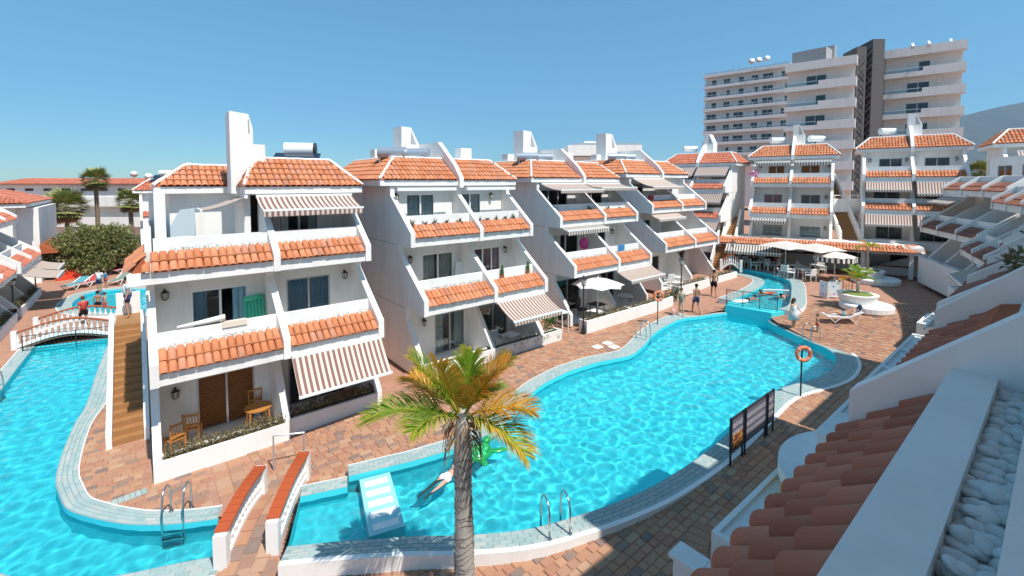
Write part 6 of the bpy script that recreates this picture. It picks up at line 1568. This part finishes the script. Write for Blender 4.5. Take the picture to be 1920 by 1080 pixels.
# ------------------------------------------------------------------ furniture on the terraces
def wood_chair_proto(label):
    r = thing('wooden_chair', label, 'chair', (0,0,-50), 0, 'wooden chairs on the ground terraces'); s = MB(); s.box(-.21,-.2,.42,.21,.2,.46); s.build('seat', M['wood'], r)
    for a in (-1, 1):
        l = MB(); l.tube([(a*.19,-.18,0),(a*.19,-.18,.44)], .024, 6); l.build('leg', M['wood'], r); l = MB(); l.tube([(a*.19,.19,0),(a*.19,.20,.5),(a*.19,.25,.98)], .024, 6); l.build('leg', M['wood'], r)
    for z in (.58, .92): b = MB(); b.box(-.19,.205+(z-.5)*.1,z-.035,.19,.235+(z-.5)*.1,z+.035); b.build('back_rail', M['wood'], r)
    for k in range(4): b = MB(); b.tube([(-.12+k*.08,.225,.6),(-.12+k*.08,.255,.9)], .014, 5); b.build('spindle', M['wood'], r)
    return r
WC = wood_chair_proto('wooden spindle chair left of the shutters, closest to the corner post')
WC.location = W2(B1, (.52, 1.35, .06)); WC.rotation_euler = (0,0,R(200))
copy_thing(WC, W2(B1, (.98, 1.75, .06)), R(165), 'wooden spindle chair standing right beside the wooden shutters'); copy_thing(WC, W2(B1, (2.75, 1.95, .06)), R(0), 'wooden spindle chair behind the round wooden table')
copy_thing(WC, W2(B2, (.75, 1.7, 2.75)), R(120), 'wooden chair on the middle left balcony of the second block'); copy_thing(WC, W2(B3, (4.3, 1.0, .06)), R(40), 'wooden chair on the right ground terrace of the third block')
TW = table_proto('round_table', 'round wooden table on the ground terrace of the nearest block', 'wood', None, .40, False, .74); TW.location = W2(B1, (2.68, 1.25, .06))
TWh = table_proto('round_table', 'white oval table on the right ground terrace of the third block', 'plwhite', None, .48, False, .72); TWh.location = W2(B3, (5.2, .6, .06))
t2 = copy_thing(TB, W2(B1, (1.6, 3.0, 5.3)), 0, 'low white table on the top terrace of the nearest block'); del t2['group']
t3 = copy_thing(CH, W2(B1, (2.35, 3.2, 5.3)), R(160), 'white plastic chair by the low table on the top terrace'); del t3['group']
t3 = copy_thing(CH, W2(B1, (1.05, 3.4, 5.3)), R(20), 'white plastic chair next to the blue table on the top terrace'); del t3['group']
BT = table_proto('blue_table', 'bright blue plastic table on the top terrace of the nearest block', 'blue', None, .30, True, .78); BT.location = W2(B1, (.62, 3.2, 5.3))
mb = MB(); r = thing('covered_stack', 'pale grey covered panel leaning by the blue table on the top terrace', 'cover', W2(B1, (1.0, 4.4, 5.3))); mb.prism([(-.3,0),(-.28,1.2),(.0,1.75),(.42,1.8),(.42,0)], 'y', -.05, .05); mb.build('cover', mat('pale cover', (.45,.52,.55), .7), r)
r = thing('air_mattress', 'turquoise green inflatable mattress standing on the middle balcony', 'air mattress', W2(B1, (2.86, 2.25, 2.75)), R(8)); r.rotation_euler = (R(-9), 0, R(8))
for k in range(6): mb = MB(); mb.tube([(-.27+k*.108,0,.25),(-.27+k*.108,0,1.28)], .062, 8); mb.build('air_tube', M['turq'], r, smooth=True)
mb = MB(); mb.tube([(-.30,0,1.34),(.30,0,1.34)], .09, 8); mb.build('pillow', M['turq'], r, smooth=True); mb = MB(); mb.tube([(-.30,0,.22),(.30,0,.22)], .07, 8); mb.build('foot_tube', M['turq'], r, smooth=True)
r = thing('rolled_parasol', 'rolled white beach parasol lying on the middle parapet of the nearest block', 'parasol', W2(B1, (1.15, .86, 3.86))); mb = MB(); mb.tube([(-.5,0,.03),(.1,0,.06),(.6,0,.1)], [.03,.07,.09], 8); mb.build('canopy', M['cur_white'], r); mb = MB(); mb.tube([(.58,0,.1),(.66,0,.1)], [.095,.10], 8); mb.build('end_cap', M['cur_beige'], r)
r = thing('towel', 'brown towel hanging over the middle parapet of the nearest block', 'towel', W2(B1, (1.75, .86, 3.805))); mb = MB(); mb.box(-.02,-.085,0,.62,.085,.02); mb.box(-.02,-.10,-.14,.62,-.085,.02); mb.build('cloth', M['cur_beige'], r)
r = thing('pink_float', 'bright pink inflatable float on the middle left balcony of the third block', 'float', W2(B3, (2.6, 1.6, 3.95))); mb = MB(); mb.ball((0,0,.1), (.36,.2,.36), 14, 9); mb.build('float', M['pink'], r, smooth=True); mb = MB(); mb.tube([(0,0,.4),(.06,0,.75),(.02,0,.85)], [.08,.07,.05], 8); mb.build('neck', mat('peach vinyl', (.8,.45,.35), .4), r, smooth=True)
r = thing('float_stand', 'white folded stand under the pink float', 'stand', W2(B3, (2.6, 1.6, 2.75))); mb = MB(); [mb.tube([(x,0,0),(-x*.5,0,1.0)], .02, 5) for x in (-.2,.2)]; mb.build('legs', M['alu'], r)
r = thing('leaning_board', 'white board leaning on the wall of the second block balcony', 'board', W2(B2, (3.1, 2.3, 2.75))); r.rotation_euler = (R(-8), R(9), 0); mb = MB(); mb.box(-.3,-.03,0,.3,.0,1.3); mb.build('board', M['plwhite'], r); mb = MB(); mb.box(.29,-.05,0,.32,-.03,1.3); mb.build('edge', M['black'], r)
for b, nm, pts in ((B2, 'second', ((1.0,1.55,2.75,'middle left'),(5.0,1.5,2.75,'middle right'),(1.2,2.5,5.3,'top left'),(4.2,.9,.06,'ground right'))), (B3, 'third', ((1.2,2.3,5.3,'top left'),(4.8,1.5,2.75,'middle right'))), (B4, 'fourth', ((1.2,2.3,5.3,'top left'),(2.4,1.4,2.75,'middle left'),(1.6,.6,.06,'ground left')))):
    for (x, y, z, w_) in pts:
        c = copy_thing(CH, W2(b, (x, y, z)), rng.uniform(0, 6), 'white plastic chair on the %s terrace of the %s block' % (w_, nm)); c['group'] = 'white chairs on the block terraces'
        c = copy_thing(TB, W2(b, (x+.85, y, z)), .2, 'white square table on the %s terrace of the %s block' % (w_, nm), .8); c['group'] = 'white tables on the block terraces'
for b, x, yz, c_, nm in ((B1, 4.2, (1.86,6.325), 'c_teal', 'teal towel over the top right parapet of the nearest block'), (B2, 1.0, (.86,3.805), 'c_white', 'white towel over the middle left parapet of the second block'), (B3, 5.0, (.86,3.805), 'c_blue', 'blue towel over the middle right parapet of the third block'), (B4, 1.0, (1.86,6.325), 'c_red', 'red towel over the top left parapet of the fourth block')):
    if b is B1 or b is B2: continue
    r = thing('towel', nm, 'towel', W2(b, (x, yz[0], yz[1]))); mb = MB(); mb.box(-.3,-.085,0,.3,.085,.02); mb.box(-.3,-.10,-.3,.3,-.085,.02); mb.build('cloth', M[c_], r)
# wicker chair, table and barbecue by the third block
r = thing('wicker_chair', 'dark wicker chair with a round back under the pale parasol', 'chair', W2(B3, (1.7, .9, .06)), R(20)); mb = MB(); mb.torus((0,.25,.75), (1,0,0), (0,0,1), .32, .035, 20, 6); mb.build('back_ring', M['brown'], r)
for k in range(5): mb = MB(); x = -.22+k*.11; z_ = math.sqrt(max(.01, .32**2-x*x)); mb.tube([(x,.25,.75-z_),(x,.25,.75+z_)], .012, 5); mb.build('spoke', M['brown'], r)
mb = MB(); mb.lathe([(.28,.38),(.3,.44)], (0,0,0), 14); mb.build('seat', M['brown'], r)
for a in range(4): mb = MB(); w_ = a*math.pi/2+.78; mb.tube([(.24*math.cos(w_),.24*math.sin(w_),0),(.22*math.cos(w_),.22*math.sin(w_),.4)], .022, 5); mb.build('leg', M['brown'], r)
T4 = table_proto('dark_table', 'small dark table next to the wicker chair', 'brown', None, .4, True, .68); T4.location = W2(B3, (2.5, .5, .06))
r = thing('barbecue', 'small black barbecue on a white frame beside the third block planter', 'barbecue', W2(B3, (-.75, .05, -.05))); mb = MB(); mb.lathe([(.05,.55),(.22,.62),(.26,.75),(.24,.85),(.1,.92)], (0,0,0), 14); mb.build('bowl', M['black'], r)
for x, y in ((-.22,-.2),(.22,-.2),(-.22,.2),(.22,.2)): mb = MB(); mb.box(x-.02,y-.02,0,x+.02,y+.02,.98); mb.build('leg', M['plwhite'], r)
mb = MB(); mb.box(-.27,-.25,.98,.27,.25,1.02); mb.build('top', M['plwhite'], r)
tree('green shrub left of the third block planter', tuple(W2(B3, (-1.3, .3, -.1))), .2, [(0,0,.45,.45,.45)], 2200, 'green', .10, None); tree('green shrub between the third and fourth block', tuple(W2(B3, (8.6, -.6, -.05))), .3, [(0,0,.6,.42,.65)], 2600, 'green', .10, None)
tree('pink bougainvillea on the top left corner above the restaurant', tuple(W2(B6, (.2, 1.5, 5.9))), .1, [(0,0,.35,.42,.35),(.35,0,.3,.35,.25)], 1500, 'bou', .10, None) if M.setdefault('bou', m_leaf('bougainvillea', [(0,(.5,.08,.28)),(.7,(.7,.18,.42)),(1,(.1,.15,.04))])) else None
tree('bushy dark plant on the shaded terrace edge at the right', (14.6, .30, 6.60), .05, [(0,0,.15,.3,.2),(.35,-.1,.1,.25,.2)], 3800, 'hedge', .07, None)
tree('brown potted shrub on the shaded terrace close to the foreground', (8.75, .34, 6.58), .05, [(0,0,.2,.16,.26),(.25,-.05,.08,.13,.14)], 9000, 'hedge', .07, None)
tree('green plants in the shade high on the right row', (22.5, .30, 6.75), .05, [(0,0,.15,.35,.22),(.6,0,.1,.3,.2)], 2600, 'bush', .09, None); tree('green hedge behind the far right blocks', tuple(cs(50, (1830-960)/FPX*50, 5)), .3, [(0,0,1,1.6,1.2),(2,0,1,1.8,1.3)], 500, 'bush', .25, None)
# loungers and barrier at the far pool
for k, (px, py, tw, nm) in enumerate(((145,540,'c_teal','white lounger with a pale green towel by the far pool'), (170,535,'c_red','white lounger with a red towel by the far pool'), (226,531,'c_greygreen','white lounger with a grey towel by the far pool'), (205,514,None,'dark lounger behind the child at the far pool'), (226,511,'c_red','lounger with a faded red towel far behind the pool'))):
    p = at_z(px, py, 0); lounger(nm, p, AWAY+math.pi+.15, 'plwhite' if tw or k < 3 else 'brown', 'loungers at the far pool', 1.15, tw)
p0, p1 = at_z(105, 527, 0), at_z(198, 514, 0); d = p1-p0; r = thing('low_barrier', 'long low grey barrier with a bright red end beyond the far pool', 'barrier', p0, math.atan2(d.y, d.x)); L = d.length
mb = MB(); mb.box(1.5,-.2,0,L,.2,.62); mb.build('grey_panel', M['grey'], r); mb = MB(); mb.box(0,-.22,0,1.49,.22,.78); mb.build('red_end', mat('bright red', (.75,.07,.03), .4), r)
# shaded odds and ends of the right row
r = thing('louvre_box', 'white louvred box on a low wall at the edge of the shaded deck', 'box', (27.6, 3.2, .3), 0); mb = MB(); mb.box(-1.2,-.9,0,1.2,.9,1.5); mb.build('base_wall', M['white'], r)
for k in range(4): mb = MB(); mb.box(-1.0,-.8,1.5+k*.13,1.0,.75-k*.1,1.56+k*.13); mb.build('louvre', M['plwhite'], r)
r = thing('rounded_terrace', 'rounded white terrace edge with a yellow face in the shade below the foreground tiles', 'terrace', (10.9, 2.35, 0)); prof = [(1.75*math.cos(a), 1.45*math.sin(a)) for a in [math.pi*k/20 for k in range(21)]]
mb = MB(); mb.prism(prof, 'z', 2.0, 2.25); mb.build('slab', M['white2'], r); mb = MB(); mb.prism([(x*.96, y*.96) for x, y in prof], 'z', 0, 1.998); mb.build('wall', M['yellow'], r); mb = MB(); mb.box(-.3,.1,2.25,1.1,.75,2.85); mb.build('upstand', M['white'], r)
mb = MB()
for k in range(16): a0, a1 = math.pi*(.5+k/16*.62), math.pi*(.5+(k+.92)/16*.62); P_ = lambda a, q: (9.6+math.cos(a)*q, 3.1+math.sin(a)*q); mb = MB(); c_ = [P_(a0,1.55), P_(a0,2.0), P_(a1,2.0), P_(a1,1.55)]; mb.prism(c_, 'z', .2, .27+zg(9)-.2); mb.build('kerb_tile', M['paver'], ground)
# ------------------------------------------------------------------ air
def bulb(): pass
hzm = bpy.data.materials.new('haze'); hzm.use_nodes = True; ht = hzm.node_tree; ht.nodes.remove(ht.nodes['Principled BSDF'])
pv = ht.nodes.new('ShaderNodeVolumePrincipled'); pv.inputs['Color'].default_value = (.40,.66,.95,1); pv.inputs['Density'].default_value = HAZE; pv.inputs['Anisotropy'].default_value = .2
ht.links.new(pv.outputs[0], ht.nodes['Material Output'].inputs['Volume'])
if HAZE > 0:
    mb = MB(); mb.box(-12000,-12000,-4,12500,12500,2150); tag(mb.build('haze', hzm), kind='stuff')
